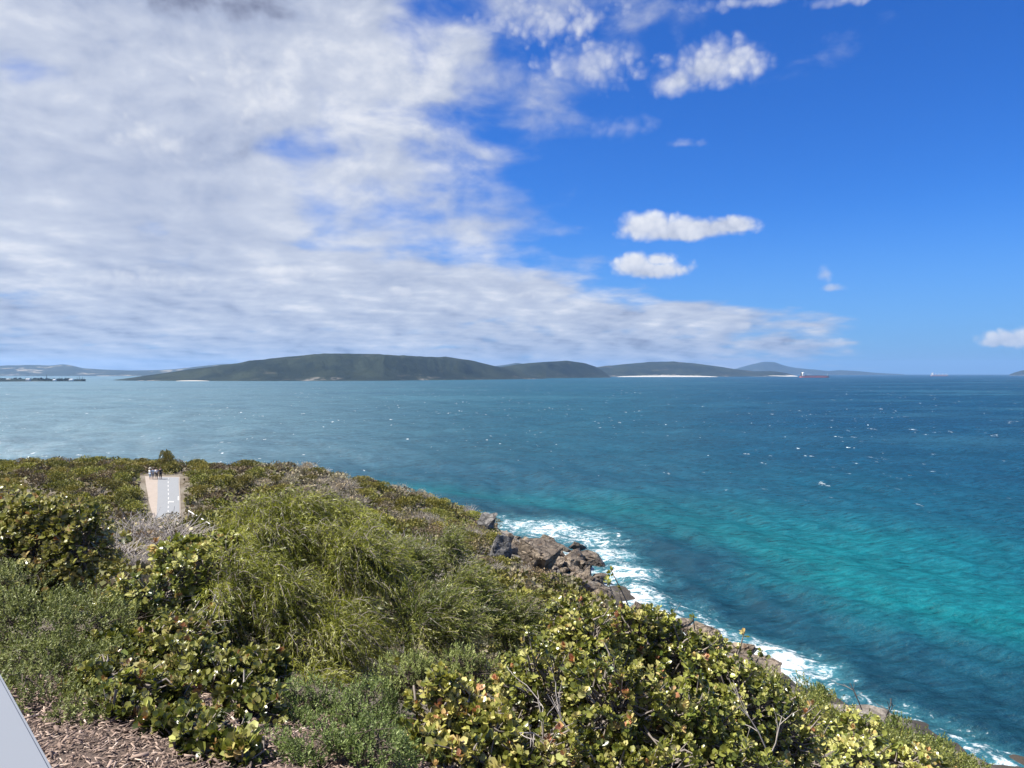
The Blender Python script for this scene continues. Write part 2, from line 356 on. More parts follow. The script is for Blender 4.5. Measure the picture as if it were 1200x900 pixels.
# ------------------------------------------------------------------ headland terrain
def path_mid(y): return np.interp(y, [60, 84, 98, 106, 112, 117], [-36., -40.5, -45.0, -48.6, -51.4, -53.6]) , np.interp(y, [60, 98, 117], [1.6, 1.5, 1.6])
xs = np.concatenate([np.arange(-240, -100, 3.), np.arange(-100, 60, .8), np.arange(60, 95, 3.)]); ys = np.concatenate([np.arange(-45, 0, 2.), np.arange(0, 165, .8), np.arange(165, 225, 3.)])
XX, YY = np.meshgrid(xs, ys, indexing='ij'); ZZ = terr(XX, YY)
sdm = shore_dist(XX, YY)
rk = sstep(sdm, 17, 6) * sstep(ZZ, 7.5, 4.5) * (XX > -30)
ZZ = ZZ + (fbm(XX * .22, YY * .22, 3) - .5) * 2.6 * rk + (fbm(XX * .15, YY * .15, 9) - .5) * .8 * sstep(YY, 20, 40) * (1 - sstep(np.abs(XX - path_mid(YY)[0]), 8, 4) * sstep(YY, 86, 91))
hl = obj('headland_ground', mesh_np('headland_ground', np.stack([XX, YY, ZZ], 2).reshape(-1, 3), [grid_faces(len(xs), len(ys))], [M['soil']], {'rock': ('POINT', rk.ravel())}, True), kind='structure')
hl['label'] = 'brown soil and bare rock of the near headland'

# ------------------------------------------------------------------ sea
def mat_sea():
    m, g, p, o = material('sea_water'); pos = g.node('ShaderNodeNewGeometry').outputs['Position']; x, y, z = g.sep(pos)
    dist = g.m('SQRT', g.add(g.mul(x, x), g.mul(y, y)))
    sdn = g.attr('shore'); foam_a = g.attr('foam'); ang = g.div(x, g.mx(y, 1.))
    n_big = g.noise(pos, .013, 5, .55, .6); n_mid = g.noise(g.xyz(g.mul(x, .35), y), .02, 4, .55)
    s = g.add(sdn, g.mul(g.sub(n_big, .5), 34.))
    s = g.add(s, g.mul(g.sub(g.noise(pos, .05, 4, .6), .5), 14.))
    c = g.ramp(g.div(s, 400.), [(0, (.006, .036, .052)), (.03, (.006, .042, .064)), (.047, (.006, .055, .08)), (.075, (.004, .11, .125)), (.11, (.004, .105, .125)), (.19, (.005, .062, .095)), (.4, (.005, .046, .084)), (1, (.005, .040, .080))])
    c = g.mix(g.mul(g.step(ang, .46, .05), g.step(sdn, 10., 60.)), c, (.010, .062, .096))
    # left arm of the bay: sandy water, plus cloud reflection painted in as paler colour
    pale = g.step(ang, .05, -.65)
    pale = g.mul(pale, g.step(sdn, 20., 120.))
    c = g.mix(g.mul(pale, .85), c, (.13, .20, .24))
    st = g.noise(g.xyz(g.mul(x, .0022), g.mul(y, .006)), 1., 6, .6, .4)
    c = g.mix(g.step(st, .5, .72, 0., .35), c, (.008, .05, .10)); c = g.mix(g.step(st, .5, .3, 0., .25), c, (.05, .15, .20))
    # whitecaps and foam
    wc = g.noise(g.xyz(g.mul(x, .22), g.mul(y, .085)), 1., 5, .72, .3); gate = g.noise(pos, .012, 3, .6)
    whit = g.mul(g.step(g.add(wc, g.mul(g.sub(gate, .5), .22)), .662, .70), g.step(dist, 140., 320.))
    fn = g.noise(pos, .35, 7, .66, 1.6); fn2 = g.noise(pos, 1.5, 6, .65, 1.2)
    fm = g.add(g.mul(foam_a, 1.0), g.add(g.mul(g.sub(fn, .5), 1.7), g.mul(g.sub(fn2, .5), 1.2)))
    foam = g.step(fm, .52, 1.0)
    aer = g.step(g.add(foam_a, g.mul(g.sub(fn, .5), .6)), .12, .8)
    c = g.mix(g.mul(aer, .75), c, (.05, .20, .24))
    ff = g.mx(foam, whit)
    c = g.mix(ff, c, (.70, .73, .745))
    wx, wy = g.add(g.mul(x, .96), g.mul(y, .26)), g.sub(g.mul(y, .96), g.mul(x, .26)); wv = g.xyz(g.mul(wx, .42), wy)
    w1 = g.noise(wv, .95, 5, .7); w2 = g.noise(wv, .28, 5, .62); w3 = g.noise(wv, .05, 4, .6)
    hgt = g.add(g.add(g.mul(w1, .7), g.mul(w2, .9)), g.mul(w3, g.step(dist, 250., 2000., 0., 5.)))
    # wavelet light painted into the colour: thin crests lighter, troughs darker
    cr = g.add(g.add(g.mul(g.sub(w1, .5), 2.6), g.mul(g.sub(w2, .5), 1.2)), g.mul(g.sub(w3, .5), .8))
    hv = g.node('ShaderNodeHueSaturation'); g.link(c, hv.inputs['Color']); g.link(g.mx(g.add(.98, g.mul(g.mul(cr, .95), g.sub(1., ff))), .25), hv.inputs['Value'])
    nrm = g.bump(hgt, 1., 1.)
    dif = g.node('ShaderNodeBsdfDiffuse'); g.link(hv.outputs[0], dif.inputs['Color']); g.link(nrm, dif.inputs['Normal'])
    gl = g.node('ShaderNodeBsdfGlossy'); gl.inputs['Roughness'].default_value = .18; g.link(nrm, gl.inputs['Normal'])
    fr = g.node('ShaderNodeFresnel'); fr.inputs['IOR'].default_value = 1.33; g.link(nrm, fr.inputs['Normal'])
    mxs = g.node('ShaderNodeMixShader'); g.link(g.mul(g.mn(g.mul(fr.outputs[0], .5), .15), g.sub(1., ff)), mxs.inputs[0]); g.link(dif.outputs[0], mxs.inputs[1]); g.link(gl.outputs[0], mxs.inputs[2])
    g.link(mxs.outputs[0], o.inputs[0]); return m
az_f = np.radians(np.concatenate([np.linspace(-180, -58, 40, endpoint=False), np.linspace(-58, -42, 40, endpoint=False), np.linspace(-42, 42, 520), np.linspace(42, 58, 41)[1:], np.linspace(58, 180, 41)[1:]]))
rr_ = np.concatenate([[0, 12, 24], np.geomspace(34, 20500, 860)])
AA, RR = np.meshgrid(az_f, rr_, indexing='ij'); SX, SY = RR * np.sin(AA), RR * np.cos(AA); SZ = np.zeros_like(SX)
spc = RR * .0085
for k in range(34):
    lam = 3.2 * (60 / 3.2) ** (k / 33.); th = R(205) + rng.normal(0, .45); a = .0085 * lam * rng.uniform(.6, 1.2) * (1 if lam < 10 else .5)
    fade = sstep(lam / np.maximum(spc, 1e-3), 2.5, 5)
    SZ += a * fade * np.sin(2 * np.pi / lam * (SX * math.cos(th) + SY * math.sin(th)) + rng.uniform(0, 6.28) + 1.6 * fbm(SX / lam / 3, SY / lam / 3, k, 2))
sh_d = shore_dist(SX, SY)
foam = sstep(sh_d, 5.0, 0.) * .5
for px, py, rx, w in ((610,617,9,.75),(645,622,10,.8),(690,632,9,.75),(715,650,6,.8),(735,672,7,.8),(745,700,7,.85),(775,728,6,.95),(800,712,7,.5),(830,735,6,.75),(800,752,5,.9),(870,755,6,.9),(905,768,6.5,1.),(945,778,5,.7),(870,775,4,.8),(915,795,4,.7),(960,800,4,.55),(1000,822,3,.35),(1065,848,2.5,.4),(1100,862,2.5,.45),(1140,880,3,.5),(1180,897,3.5,.6),(670,652,4,.8),(690,668,3.5,.8),(705,685,4,.8),(720,705,5,.9),(760,745,6,.9),(580,606,6,.5)):
    c = at_sea(px, py); foam = np.maximum(foam, w * np.exp(-((SX - c[0]) ** 2 + ((SY - c[1]) * .75) ** 2) / rx ** 2))
SZ += foam * .35 * fbm(SX * .5, SY * .5, 77)
SZ = SZ - .1
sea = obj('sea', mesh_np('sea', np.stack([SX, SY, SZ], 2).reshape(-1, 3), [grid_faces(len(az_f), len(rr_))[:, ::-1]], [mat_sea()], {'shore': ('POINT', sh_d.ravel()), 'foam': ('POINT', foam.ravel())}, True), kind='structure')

# ------------------------------------------------------------------ far land across the bay
def mat_far(name, base, dark, pale, pale_amt=.6):
    m, g, p, o = material(name); pos = g.node('ShaderNodeNewGeometry').outputs['Position']; z = g.sep(pos)[2]
    n = g.noise(pos, .006, 8, .62); n2 = g.noise(pos, .03, 6, .6)
    c = g.mix(g.step(n, .35, .65), dark, base); c = g.mix(g.step(n2, .6, .75, 0., .5), c, tuple(v * 1.5 for v in base))
    c = g.mix(g.step(g.noise(g.vm('MULTIPLY', pos, (1, 1, 6)), .004, 5, .6), pale_amt, pale_amt + .06), c, pale)
    shore = g.attr('cliff')
    c = g.mix(g.mul(g.mul(shore, g.step(n2, .45, .6)), g.step(g.noise(pos, .0035, 3), .5, .62)), c, (.24, .22, .20))
    g.link(c, p.inputs['Base Color']); p.inputs['Roughness'].default_value = .95; p.inputs['Specular IOR Level'].default_value = .1
    g.link(g.bump(g.noise(pos, .02, 8, .65), .8, 12.), p.inputs['Normal']); return m
M['scrub_hill'] = mat_far('far_scrub', (.024, .031, .019), (.008, .013, .010), (.05, .05, .037), .62)
M['farm_hill'] = mat_far('far_farmland', (.035, .042, .032), (.02, .027, .022), (.24, .21, .16), .57)
def far_land(name, sky_line, base_line, depth, mat, nu=360, nv=44, rough=.3, seed=1):
    sx = np.array(sky_line, float); bx = np.array(base_line, float)
    px = np.linspace(sx[0, 0], sx[-1, 0], nu); top = np.interp(px, sx[:, 0], sx[:, 1]); bot = np.interp(px, bx[:, 0], bx[:, 1])
    k = np.ones(5) / 5; top[2:-2] = np.convolve(top, k, 'valid')
    D = H * F / (bot - EYE)
    V, cl = np.zeros((nu, nv, 3)), np.zeros((nu, nv))
    t = np.linspace(0, 1, nv)
    for j in range(nv):
        Y = D + depth * t[j] * (1.0 if t[j] < .5 else 1.)
        tp = .5
        prof = sstep(t[j], -.02, tp) if t[j] <= tp else sstep(t[j], 1.05, tp)
        pk = H + (EYE - top) / F * (D + depth * tp)
        u = (px - 600) / F * (D + depth * (t[j] - .3) * .6)
        h = pk * (.0 + prof) * (1 + rough * (fbm(px * .07 + 3 * t[j], px * 0 + t[j] * 4, seed, 5) - .5) * (1.5 * math.sin(math.pi * min(t[j] / .5, 1.)) + .12)) - 1.5
        if j == 0: h = h * 0 - 4
        V[:, j] = np.stack([(px - 600) / F * Y, Y, h], 1); cl[:, j] = 1. if 0 < t[j] < .11 else 0.
    return obj(name, mesh_np(name, V.reshape(-1, 3), [grid_faces(nu, nv)[:, ::-1]], [mat], {'cliff': ('POINT', cl.ravel())}, True), kind='structure')
far_land('scrub_headland', [(128,445.5),(145,443.5),(180,438.5),(230,431.5),(265,427),(300,422),(330,418),(360,415.5),(395,413.5),(430,414),(470,416.5),(500,417.5),(530,418.5),(555,422.5),(580,428.5),(605,434),(640,443)],
         [(128,446.2),(300,446.6),(450,446.2),(560,445),(640,444)], 700, M['scrub_hill'], seed=3)
far_land('scrub_headland', [(560,441),(585,430),(610,426),(640,423.5),(665,422.5),(685,425),(700,430),(710,437),(716,442.2)], [(560,443.6),(640,443.3),(716,442.6)], 600, M['scrub_hill'], 120, seed=5)
far_land('bay_hills', [(680,434),(700,430),(730,426.5),(760,424),(790,423.5),(815,425.5),(840,429),(862,432.5),(885,435),(905,434.5),(922,437),(935,441)], [(680,441.8),(935,441.2)], 1500, M['scrub_hill'], 140, seed=8)
far_land('blue_mountain', [(845,437),(865,431),(882,426.5),(895,423.8),(908,424.6),(920,428.5),(935,431.5),(955,433),(970,434.8),(985,433.6),(1005,434.8),(1030,437),(1060,438.6)], [(845,439.3),(1060,439.3)], 2500, M['scrub_hill'], 140, seed=9)
far_land('far_ridge', [(570,430),(590,427.5),(605,425.5),(618,427),(640,434)], [(570,440.2),(640,440.2)], 2000, M['scrub_hill'], 60, seed=10)
far_land('farm_hills', [(-260,432),(-120,427),(-40,428),(0,428.5),(30,427.5),(62,428.5),(72,426.8),(86,428.5),(97,431.5),(125,433),(150,434),(185,433.5),(210,432),(235,429),(262,426.2),(280,426),(300,428),(340,434),(370,440)], [(-260,440.8),(370,440.8)], 2200, M['farm_hill'], 260, seed=12)
far_land('sea_islet', [(1183,438.5),(1190,436),(1197,434),(1206,432.5),(1225,432),(1250,434),(1262,438.5)], [(1183,440.2),(1262,440.2)], 500, M['scrub_hill'], 60, seed=14)
M['sand'] = mat_plain('white_sand', (.42, .40, .36), .95, .08, .05)
def sand_strip(p0, p1, y, w, hgt):
    px = np.linspace(p0, p1, 40); D = H * F / (y - EYE) - 6; V = np.zeros((40, 4, 3))
    for j, (dy, z) in enumerate(((0, -.4), (3, hgt * .25), (w * .6, hgt), (w, hgt * 1.1))):
        f = np.sin(np.linspace(0, np.pi, 40)) ** .5
        V[:, j] = np.stack([(px - 600) / F * (D + dy), D + dy + 0 * px, -.5 + (z + .5) * f], 1)
    return obj('beach', mesh_np('beach', V.reshape(-1, 3), [grid_faces(40, 4)[:, ::-1]], [M['sand']], None, True), kind='structure')
sand_strip(722, 842, 441.75, 60, 11); sand_strip(852, 936, 441.2, 60, 9)
sand_strip(205, 246, 446.5, 12, 2.4); sand_strip(905, 935, 441.1, 40, 12)
# low spit with pines and buildings on the left
far_land('low_spit', [(-240,442.5),(-60,443.6),(30,443.9),(70,444.2),(95,445),(104,446.8)], [(-240,446.6),(0,447.2),(60,446.9),(104,446.9)], 120, M['scrub_hill'], 120, 12, .2, seed=21)
sand_strip(52, 101, 446.75, 10, 3.0)
M['pine'] = mat_leaf('dark_pine', [(0, (.018, .028, .016)), (1, (.04, .052, .028))], .7, .05, .2, .1)
def pine_mesh(nm, hgt, seed):
    r = np.random.default_rng(seed); Vs, Fs, off = [], [], 0
    for k in range(16):
        z = hgt * (.16 + .8 * k / 16); rad = hgt * .27 * (1 - k / 16.5) * r.uniform(.8, 1.15)
        for a in np.arange(9) / 9 * 6.283 + r.uniform(0, 1):
            d = np.array([math.cos(a), math.sin(a), -.18]); s = np.array([-math.sin(a), math.cos(a), 0])
            b = np.array([0, 0, z]); Vs += [b, b + d * rad * .6 + s * rad * .5, b + d * rad + [0, 0, rad * .2], b + d * rad * .6 - s * rad * .5]; Fs.append([off, off + 1, off + 2, off + 3]); off += 4
    return mesh_np(nm, np.array(Vs), [np.array(Fs)], [M['pine']], {'tint': ('FACE', r.random(len(Fs)))})
pm = [pine_mesh('pine_crown', 1., s) for s in range(3)]
tv, tf = tubes([np.array([[0, 0, -.1], [0, 0, .5], [0, 0, .95]])], [np.array([.035, .03, .02])], 5); pine_trunk = mesh_np('pine_trunk', tv, [tf], [M['bark']])
for i, (px, top) in enumerate(((19,441),(54.5,438.6),(70,441.6),(73,442),(90.5,441.4),(93.2,440.4),(96.6,440.8),(99,442.6),(7,442.4),(30,441.8),(45,442.2))):
    Yp = 2860; zt = at(px, top, Yp)[2]; c = at(px, 445, Yp)
    t = thing('pine_tree', ['tall dark conical pine standing above the trees on the low spit', 'dark conical pine on the low spit across the water'][0 if i == 1 else 1], 'tree', (c[0], Yp, 1.5), 'pines on the low spit')
    for nm, me in (('crown', pm[i % 3]), ('trunk', pine_trunk)):
        o = obj(nm, me, t); o.scale = (zt - 1.5,) * 3
M['white_wall'] = mat_plain('white_wall', (.78, .76, .72), .7, .05); M['grey_roof'] = mat_plain('pale_roof', (.42, .42, .43), .6, .1)
for px, w, hh in ((33, 14, 6), (64, 9, 4), (83.5, 13, 5), (10, 16, 5)):
    c = at(px, 446, 2800); t = thing('building', {33: 'tallest pale building among dark trees on the low spit', 64: 'tiny white building between the pines on the low spit', 83.5: 'long white building by the end of the low spit', 10: 'wide low white building at the land end of the spit'}[px], 'building', (c[0], 2800, 2))
    bm = bmesh.new(); box_bm(bm, 0, 0, hh / 2, w, 9, hh); bm_obj('wall', bm, M['white_wall'], t)
    bm = bmesh.new()
    v = [bm.verts.new(q) for q in ((-w/2-.5, -5, hh), (w/2+.5, -5, hh), (w/2+.5, 5, hh), (-w/2-.5, 5, hh), (-w/2-.5, 0, hh+2.4), (w/2+.5, 0, hh+2.4))]
    for f in ((0,1,5,4),(2,3,4,5),(0,4,3),(1,2,5),(3,2,1,0)): bm.faces.new([v[k] for k in f])
    bm_obj('roof', bm, M['grey_roof'], t)
# dark tree belt of the spit (a far-off wood)
def clump_faces(n, centre_fn, size, r):
    c = centre_fn(n); nrm = unit(r.normal(size=(n, 3)) + np.array([0, 0, .5])); a = unit(np.cross(nrm, r.normal(size=(n, 3)))); b = np.cross(nrm, a)
    s = (size * r.uniform(.5, 1.3, n))[:, None]
    V = np.stack([c - a * s - b * s * .6, c + a * s - b * s * .6, c + a * s * .7 + b * s * .8, c - a * s * .7 + b * s * .8], 1).reshape(-1, 3)
    return V, np.arange(4 * n).reshape(-1, 4)
def belt(n):
    px = rng.uniform(-200, 100, n); Y = rng.uniform(2830, 2900, n); h = (3 + 9 * fbm(px * .35, px * 0, 5, 3) ** 1.3) * rng.random(n) ** .6 * np.clip((103 - px) / 25, .35, 1)
    return np.stack([(px - 600) / F * Y, Y, 2 + h], 1)
V_, F_ = clump_faces(5000, belt, 3., rng)
obj('far_wood', mesh_np('far_wood', V_, [F_], [M['pine']], {'tint': ('FACE', rng.random(len(F_)))}), kind='stuff', label='dark belt of trees along the low spit', category='trees')

# ------------------------------------------------------------------ ships at anchor
M['red'] = mat_plain('red_antifouling', (.36, .085, .07), .6, .12, .05); M['hull'] = mat_plain('dark_hull', (.03, .032, .045), .5, .1, .05); M['hatch'] = mat_plain('hatch_cover', (.22, .10, .08), .6, .1, .05); M['ship_white'] = mat_plain('ship_white', (.8, .8, .78), .5, .05, .05); M['ship_grey'] = mat_plain('pale_blue_hull', (.28, .33, .38), .5, .1, .05)
def ship(label, px, wl, L, rotz, upper, lower, boot, free, cranes):
    D = H * F / (wl - EYE); c = at(px, wl, D); t = thing('cargo_ship', label, 'ship', (c[0], D, 0)); t.rotation_euler.z = rotz
    B = L * .145
    def loft(z0, z1, flare):
        n = 25; s = np.linspace(-.5, .5, n); w = np.where(s > .36, np.sqrt(np.clip(1 - ((s - .36) / .14) ** 2, 0, 1)), np.where(s < -.44, .75 + .25 * (s + .5) / .06, 1.)) * B / 2
        sheer = np.where(s > .38, (s - .38) / .12 * free * .35, 0) if flare else 0 * s
        V, Fq = [], []
        for k in range(n):
            xx = s[k] * L * (1. if not flare else 1.0)
            V += [(xx, -w[k] * .96, z0), (xx, -w[k], z1 + sheer[k]), (xx, w[k], z1 + sheer[k]), (xx, w[k] * .96, z0)]
        for k in range(n - 1):
            a = 4 * k
            for j in range(4): Fq.append((a + j, a + 4 + j, a + 4 + (j + 1) % 4, a + (j + 1) % 4))
        Fq += [(0, 1, 2, 3), (4*n-1, 4*n-2, 4*n-3, 4*n-4)]
        return np.array(V, float), np.array(Fq)
    V, Fq = loft(-2, boot, False); obj('bottom_hull', mesh_np('bottom_hull', V, [Fq], [lower]), t)
    V, Fq = loft(boot, boot + free, True); obj('upper_hull', mesh_np('upper_hull', V, [Fq], [upper]), t)
    dk = boot + free
    bm = bmesh.new(); box_bm(bm, -.40 * L, 0, dk + 9, L * .07, B * .8, 18); box_bm(bm, -.385 * L, 0, dk + 20.5, L * .05, B * 1.0, 5); sup = bm_obj('superstructure', bm, M['ship_white'], t)
    bm = bmesh.new(); box_bm(bm, -.365 * L, 0, dk + 20.8, .6, B * .9, 1.6); bm_obj('bridge_window', bm, M['hull'], sup)
    bm = bmesh.new(); box_bm(bm, -.455 * L, 0, dk + 11, L * .03, B * .25, 22, taper=.8); bm_obj('funnel', bm, upper, t)
    bm = bmesh.new(); box_bm(bm, -.39 * L, 0, dk + 28, 1.2, 1.2, 14, taper=.5); bm_obj('mast', bm, M['ship_white'], t)
    bm = bmesh.new(); box_bm(bm, .44 * L, 0, dk + 8, 1.2, 1.2, 14, taper=.5); bm_obj('mast', bm, M['ship_white'], t)
    for k in range(7):
        bm = bmesh.new(); box_bm(bm, (-.29 + k * .1) * L, 0, dk + 1.2, L * .075, B * .6, 2.4); bm_obj('hatch_cover', bm, M['hatch'], t)
    for k in range(cranes):
        bm = bmesh.new(); box_bm(bm, (-.24 + k * .2) * L, 0, dk + 8, 3, 3, 16, taper=.7); box_bm(bm, (-.18 + k * .2) * L, 0, dk + 13, L * .12, 1.2, 1.2); bm_obj('deck_crane', bm, M['ship_white'], t)
    return t
ship('long red bulk carrier with dark upper hull and white superstructure anchored off the beach', 954.5, 442.5, 212, R(4), M['hull'], M['red'], 7.0, 6., 0)
ship('pale cargo ship with white superstructure and deck cranes, small on the horizon', 1101, 440.6, 190, R(-6), M['ship_grey'], M['red'], 3.5, 9., 4)

# ------------------------------------------------------------------ granite boulders on the shore
def boulder_mesh(nm, seed, cuts, mat, rough=.14, undercut=0.):
    bm = bmesh.new(); bmesh.ops.create_icosphere(bm, subdivisions=5 if undercut else 4, radius=1.); r = np.random.default_rng(seed)
    V = np.array([v.co[:] for v in bm.verts])
    V = np.sign(V) * np.abs(V) ** .82
    for k in range(cuts):
        n = unit(r.normal(size=3) * np.array([1, 1, .8])); dd = r.uniform(.42, .80); e = V @ n - dd; V = V - np.where(e > 0, e * .97, 0)[:, None] * n
    off = r.uniform(-50, 50, 3)
    for i, v in enumerate(V):
        q = Vector(v * 1.2 + off); d = mnoise.fractal(q, .8, 2.1, 5); c_ = 1 - abs(mnoise.noise(q * 1.6 + Vector((5, 1, 9)))) * 2; crk = max(0., c_ - .86) / .14
        V[i] = v * (1 + rough * d - .16 * crk)
    if undercut:
        f = np.clip(.35 - V[:, 2], 0, 1.2); V[:, 1] = np.where(V[:, 1] < .2, V[:, 1] + f * undercut * np.clip(.2 - V[:, 1], 0, 1) * 1.3, V[:, 1])
    for v, c in zip(bm.verts, V): v.co = c
    for f in bm.faces: f.smooth = True
    me = bpy.data.meshes.new(nm); bm.to_mesh(me); bm.free(); me.materials.append(mat)
    me.set_sharp_from_angle(angle=R(28)); return me
BM = [boulder_mesh('boulder', 11 + k, (9, 11, 13, 10, 14, 12)[k], M['granite']) for k in range(6)]
BG = [boulder_mesh('boulder', 41 + k, (12, 15, 11)[k], M['granite_grey'], .24) for k in range(3)]
BIG = boulder_mesh('boulder', 77, 7, M['granite'], .1, .85)
BOULD = [  # centre px, base py, width px, height px, mesh, yaw, tilt, label
 (571,626,27,24,BG[0],.3,.1,'knobbly grey granite outcrop where the heath slope meets the foam'),
 (569,632,15,11,BG[1],1.,0,'small rounded grey rock below the knobbly grey outcrop'),
 (582,664,26,34,BG[2],.6,.2,'tall sloping grey slab between the knobbly outcrop and the big boulder'),
 (597,640,11,14,BM[1],.2,0,'upright grey knob beside the tall sloping slab'),
 (606,650,18,18,BM[3],1.3,.1,'pale rounded rock touching the upper side of the big boulder'),
 (618,644,20,14,BM[0],2.,0,'flat pale rock behind the big boulder'),
 (636,678,50,44,BIG,.15,.1,'largest flat-topped granite boulder with a dark overhanging face'),
 (642,641,28,12,BM[4],.1,0,'long low brown rock at the foam line behind the big boulder'),
 (677,646,21,11,BM[2],.4,0,'brown sea rock standing alone in the foam'),
 (693,662,40,17,BM[5],-.2,.1,'wide low wave-washed slab reaching into the foam'),
 (672,664,32,20,BM[0],.9,.05,'ochre stained rock between the big boulder and the wave-washed slab'),
 (664,650,14,10,BM[3],.9,0,'small dark rock beside the ochre stained rock'),
 (689,680,17,15,BM[4],2.2,.1,'dark upright rock at the water below the wave-washed slab'),
 (705,682,18,9,BM[1],.2,0,'low dark ledge rock lapped by foam'),
 (668,688,17,14,BM[2],1.1,0,'rounded grey rock below the big boulder'),
 (690,695,18,14,BM[3],.5,0,'rounded grey rock at the edge of the rubble beach'),
 (610,682,22,14,BM[5],1.9,.2,'sunlit tilted slab below the tall sloping slab'),
 (622,672,15,20,BM[0],.4,.5,'pinkish leaning slab under the overhang of the big boulder'),
 (642,688,16,15,BM[1],2.4,.1,'grey block at the foot of the big boulder'),
 (654,690,12,12,BM[3],1.4,.1,'small grey block at the foot of the big boulder'),
 (708,705,34,14,BM[4],.5,0,'broad rock half hidden by the tips of the yellow-green bush'),
 (752,723,30,17,BM[2],.1,.0,'smooth brown rock with foam running round it'),
 (733,726,26,14,BM[0],1.2,0,'flat brown rock on the land side of the smooth brown rock'),
 (736,744,44,20,BM[5],.7,0,'pale shelf of rock above the foam gully'),
 (800,741,34,13,BM[1],.2,0,'low wet rock ringed by white water'),
 (832,757,60,20,BM[4],-.35,0,'long wet rock ledge along the surging foam'),
 (868,772,44,16,BM[0],-.4,0,'brown ledge just above the leaf tips beside the surging foam'),
 (900,794,56,14,BM[3],-.4,0,'low rock ledge below the widest foam patch'),
 (772,760,40,22,BM[2],.5,0,'grey rock behind bare twigs above the foam')]
for i, (px, pb, w, h, me, yaw, tilt, lab) in enumerate(BOULD):
    w *= 1.14; h *= 1.14
    g0 = ground(px, pb); s = g0[1] / F; o = obj('boulder', me, label=lab, category='boulder')
    o.location = (g0[0], g0[1] + w * s * .3, max(g0[2], -.1) + h * s * .30); o.scale = (w * s * .56, w * s * .46, h * s * .62); o.rotation_euler = (tilt, tilt * .6, yaw)
SH = np.array([(-9,140),(-3,140),(3,131),(8,122),(13,116),(11,106),(15,96),(20,85),(24,78)], float)
rr2 = np.random.default_rng(5)
for k in range(150):
    t = rr2.random() * (len(SH) - 1); i = int(t); p = SH[i] + (SH[i + 1] - SH[i]) * (t - i) + np.array([-abs(rr2.normal(0, 3.2)) + .8, -rr2.normal(0, 2.)])
    if k % 2: p = np.array([rr2.uniform(-4, 13), rr2.uniform(99, 123)])
    z = terr(p[0], p[1])[0]
    if z > 5.5 or z < -1.: continue
    rz = 'around the largest flat-topped boulder' if 100 < p[1] < 120 and p[0] > -4 else 'below the knobbly grey outcrop' if p[1] >= 120 else 'along the wet ledges by the surging foam'
    s = rr2.uniform(.3, 1.15) * (1.25 if rr2.random() < .2 else 1); o = obj('boulder', (BM + BG)[k % 9] if z > 2.5 else BM[k % 6], label='small rounded granite rock in the rubble ' + rz, category='boulder', group='rubble rocks ' + rz)
    o.location = (p[0], p[1], max(z, -.2) + s * .25); o.scale = (s * rr2.uniform(.9, 1.5), s * rr2.uniform(.8, 1.1), s * rr2.uniform(.55, .9)); o.rotation_euler = (rr2.normal(0, .2), rr2.normal(0, .2), rr2.uniform(0, 6.28))

# ------------------------------------------------------------------ path on the far slope
M['asphalt'] = mat_plain('pale_path_asphalt', (.205, .213, .225), .9, .07, .8, bump=.2); M['paint'] = mat_plain('white_line_paint', (.48, .48, .47), .7, .05); M['path_sand'] = mat_plain('pinkish_sand', (.29, .245, .21), .95, .15, 1.2, bump=.3)
def path_strip(nm, x0f, x1f, y0, y1, lift, mat, n=60, kind='structure', parent=None, nx=5):
    yy = np.linspace(y0, y1, n); V = np.zeros((n, nx, 3))
    for j in range(nx):
        xx = x0f(yy) + (x1f(yy) - x0f(yy)) * j / (nx - 1); V[:, j] = np.stack([xx, yy, terr(xx, yy) + lift], 1)
    kw = {'kind': kind} if parent is None else {}
    return obj(nm, mesh_np(nm, V.reshape(-1, 3), [grid_faces(n, nx)[:, ::-1]], [mat], None, True), parent, **kw)
lx = lambda y: path_mid(y)[0] - path_mid(y)[1]; rx = lambda y: path_mid(y)[0] + path_mid(y)[1]
path_strip('sandy_verge', lambda y: lx(y) - np.interp(y, [60, 96, 104, 117], [.1, .3, 1.2, 2.1]) , lambda y: rx(y) + .15, 91, 116.4, .05, M['path_sand'])
path = path_strip('footpath', lx, rx, 91, 115.9, .075, M['asphalt'])
for y0 in np.arange(91.5, 115, 1.9):
    path_strip('lane_marking', lambda y: path_mid(y)[0] - .05, lambda y: path_mid(y)[0] + .05, y0, y0 + .95, .081, M['paint'], 4, parent=path, nx=2)
path_strip('lane_marking', lambda y: path_mid(y)[0] - .0, lambda y: path_mid(y)[0] + .75, 103.6, 104.0, .085, M['paint'], 3, parent=path, nx=3)
path_strip('edge_marking', lambda y: rx(y) - .22, lambda y: rx(y) - .04, 104.6, 106.2, .081, M['paint'], 4, parent=path, nx=2)
# white handrail beside the path
M['rail'] = mat_plain('white_painted_steel', (.75, .74, .72), .4, .06)
a, b = at(221, 598.5, 97), at(246, 614, 84); t = thing('handrail', 'thin white handrail running down beside the footpath', 'handrail', tuple(a - [0, 0, 1.1]))
o_ = np.array(t.location)
V_, F_ = tubes([np.array([a, (a + b) / 2, b]) - o_], [np.full(3, .07)], 6); obj('rail', mesh_np('rail', V_, [F_], [M['rail']], None, True), t)
for k in range(6):
    q = a + (b - a) * k / 5; zt = terr(q[0], q[1])[0]
    V_, F_ = tubes([np.array([[q[0], q[1], min(zt, q[2] - .9)], q]) - o_], [np.full(2, .035)], 6); obj('post', mesh_np('post', V_, [F_], [M['rail']]), t)

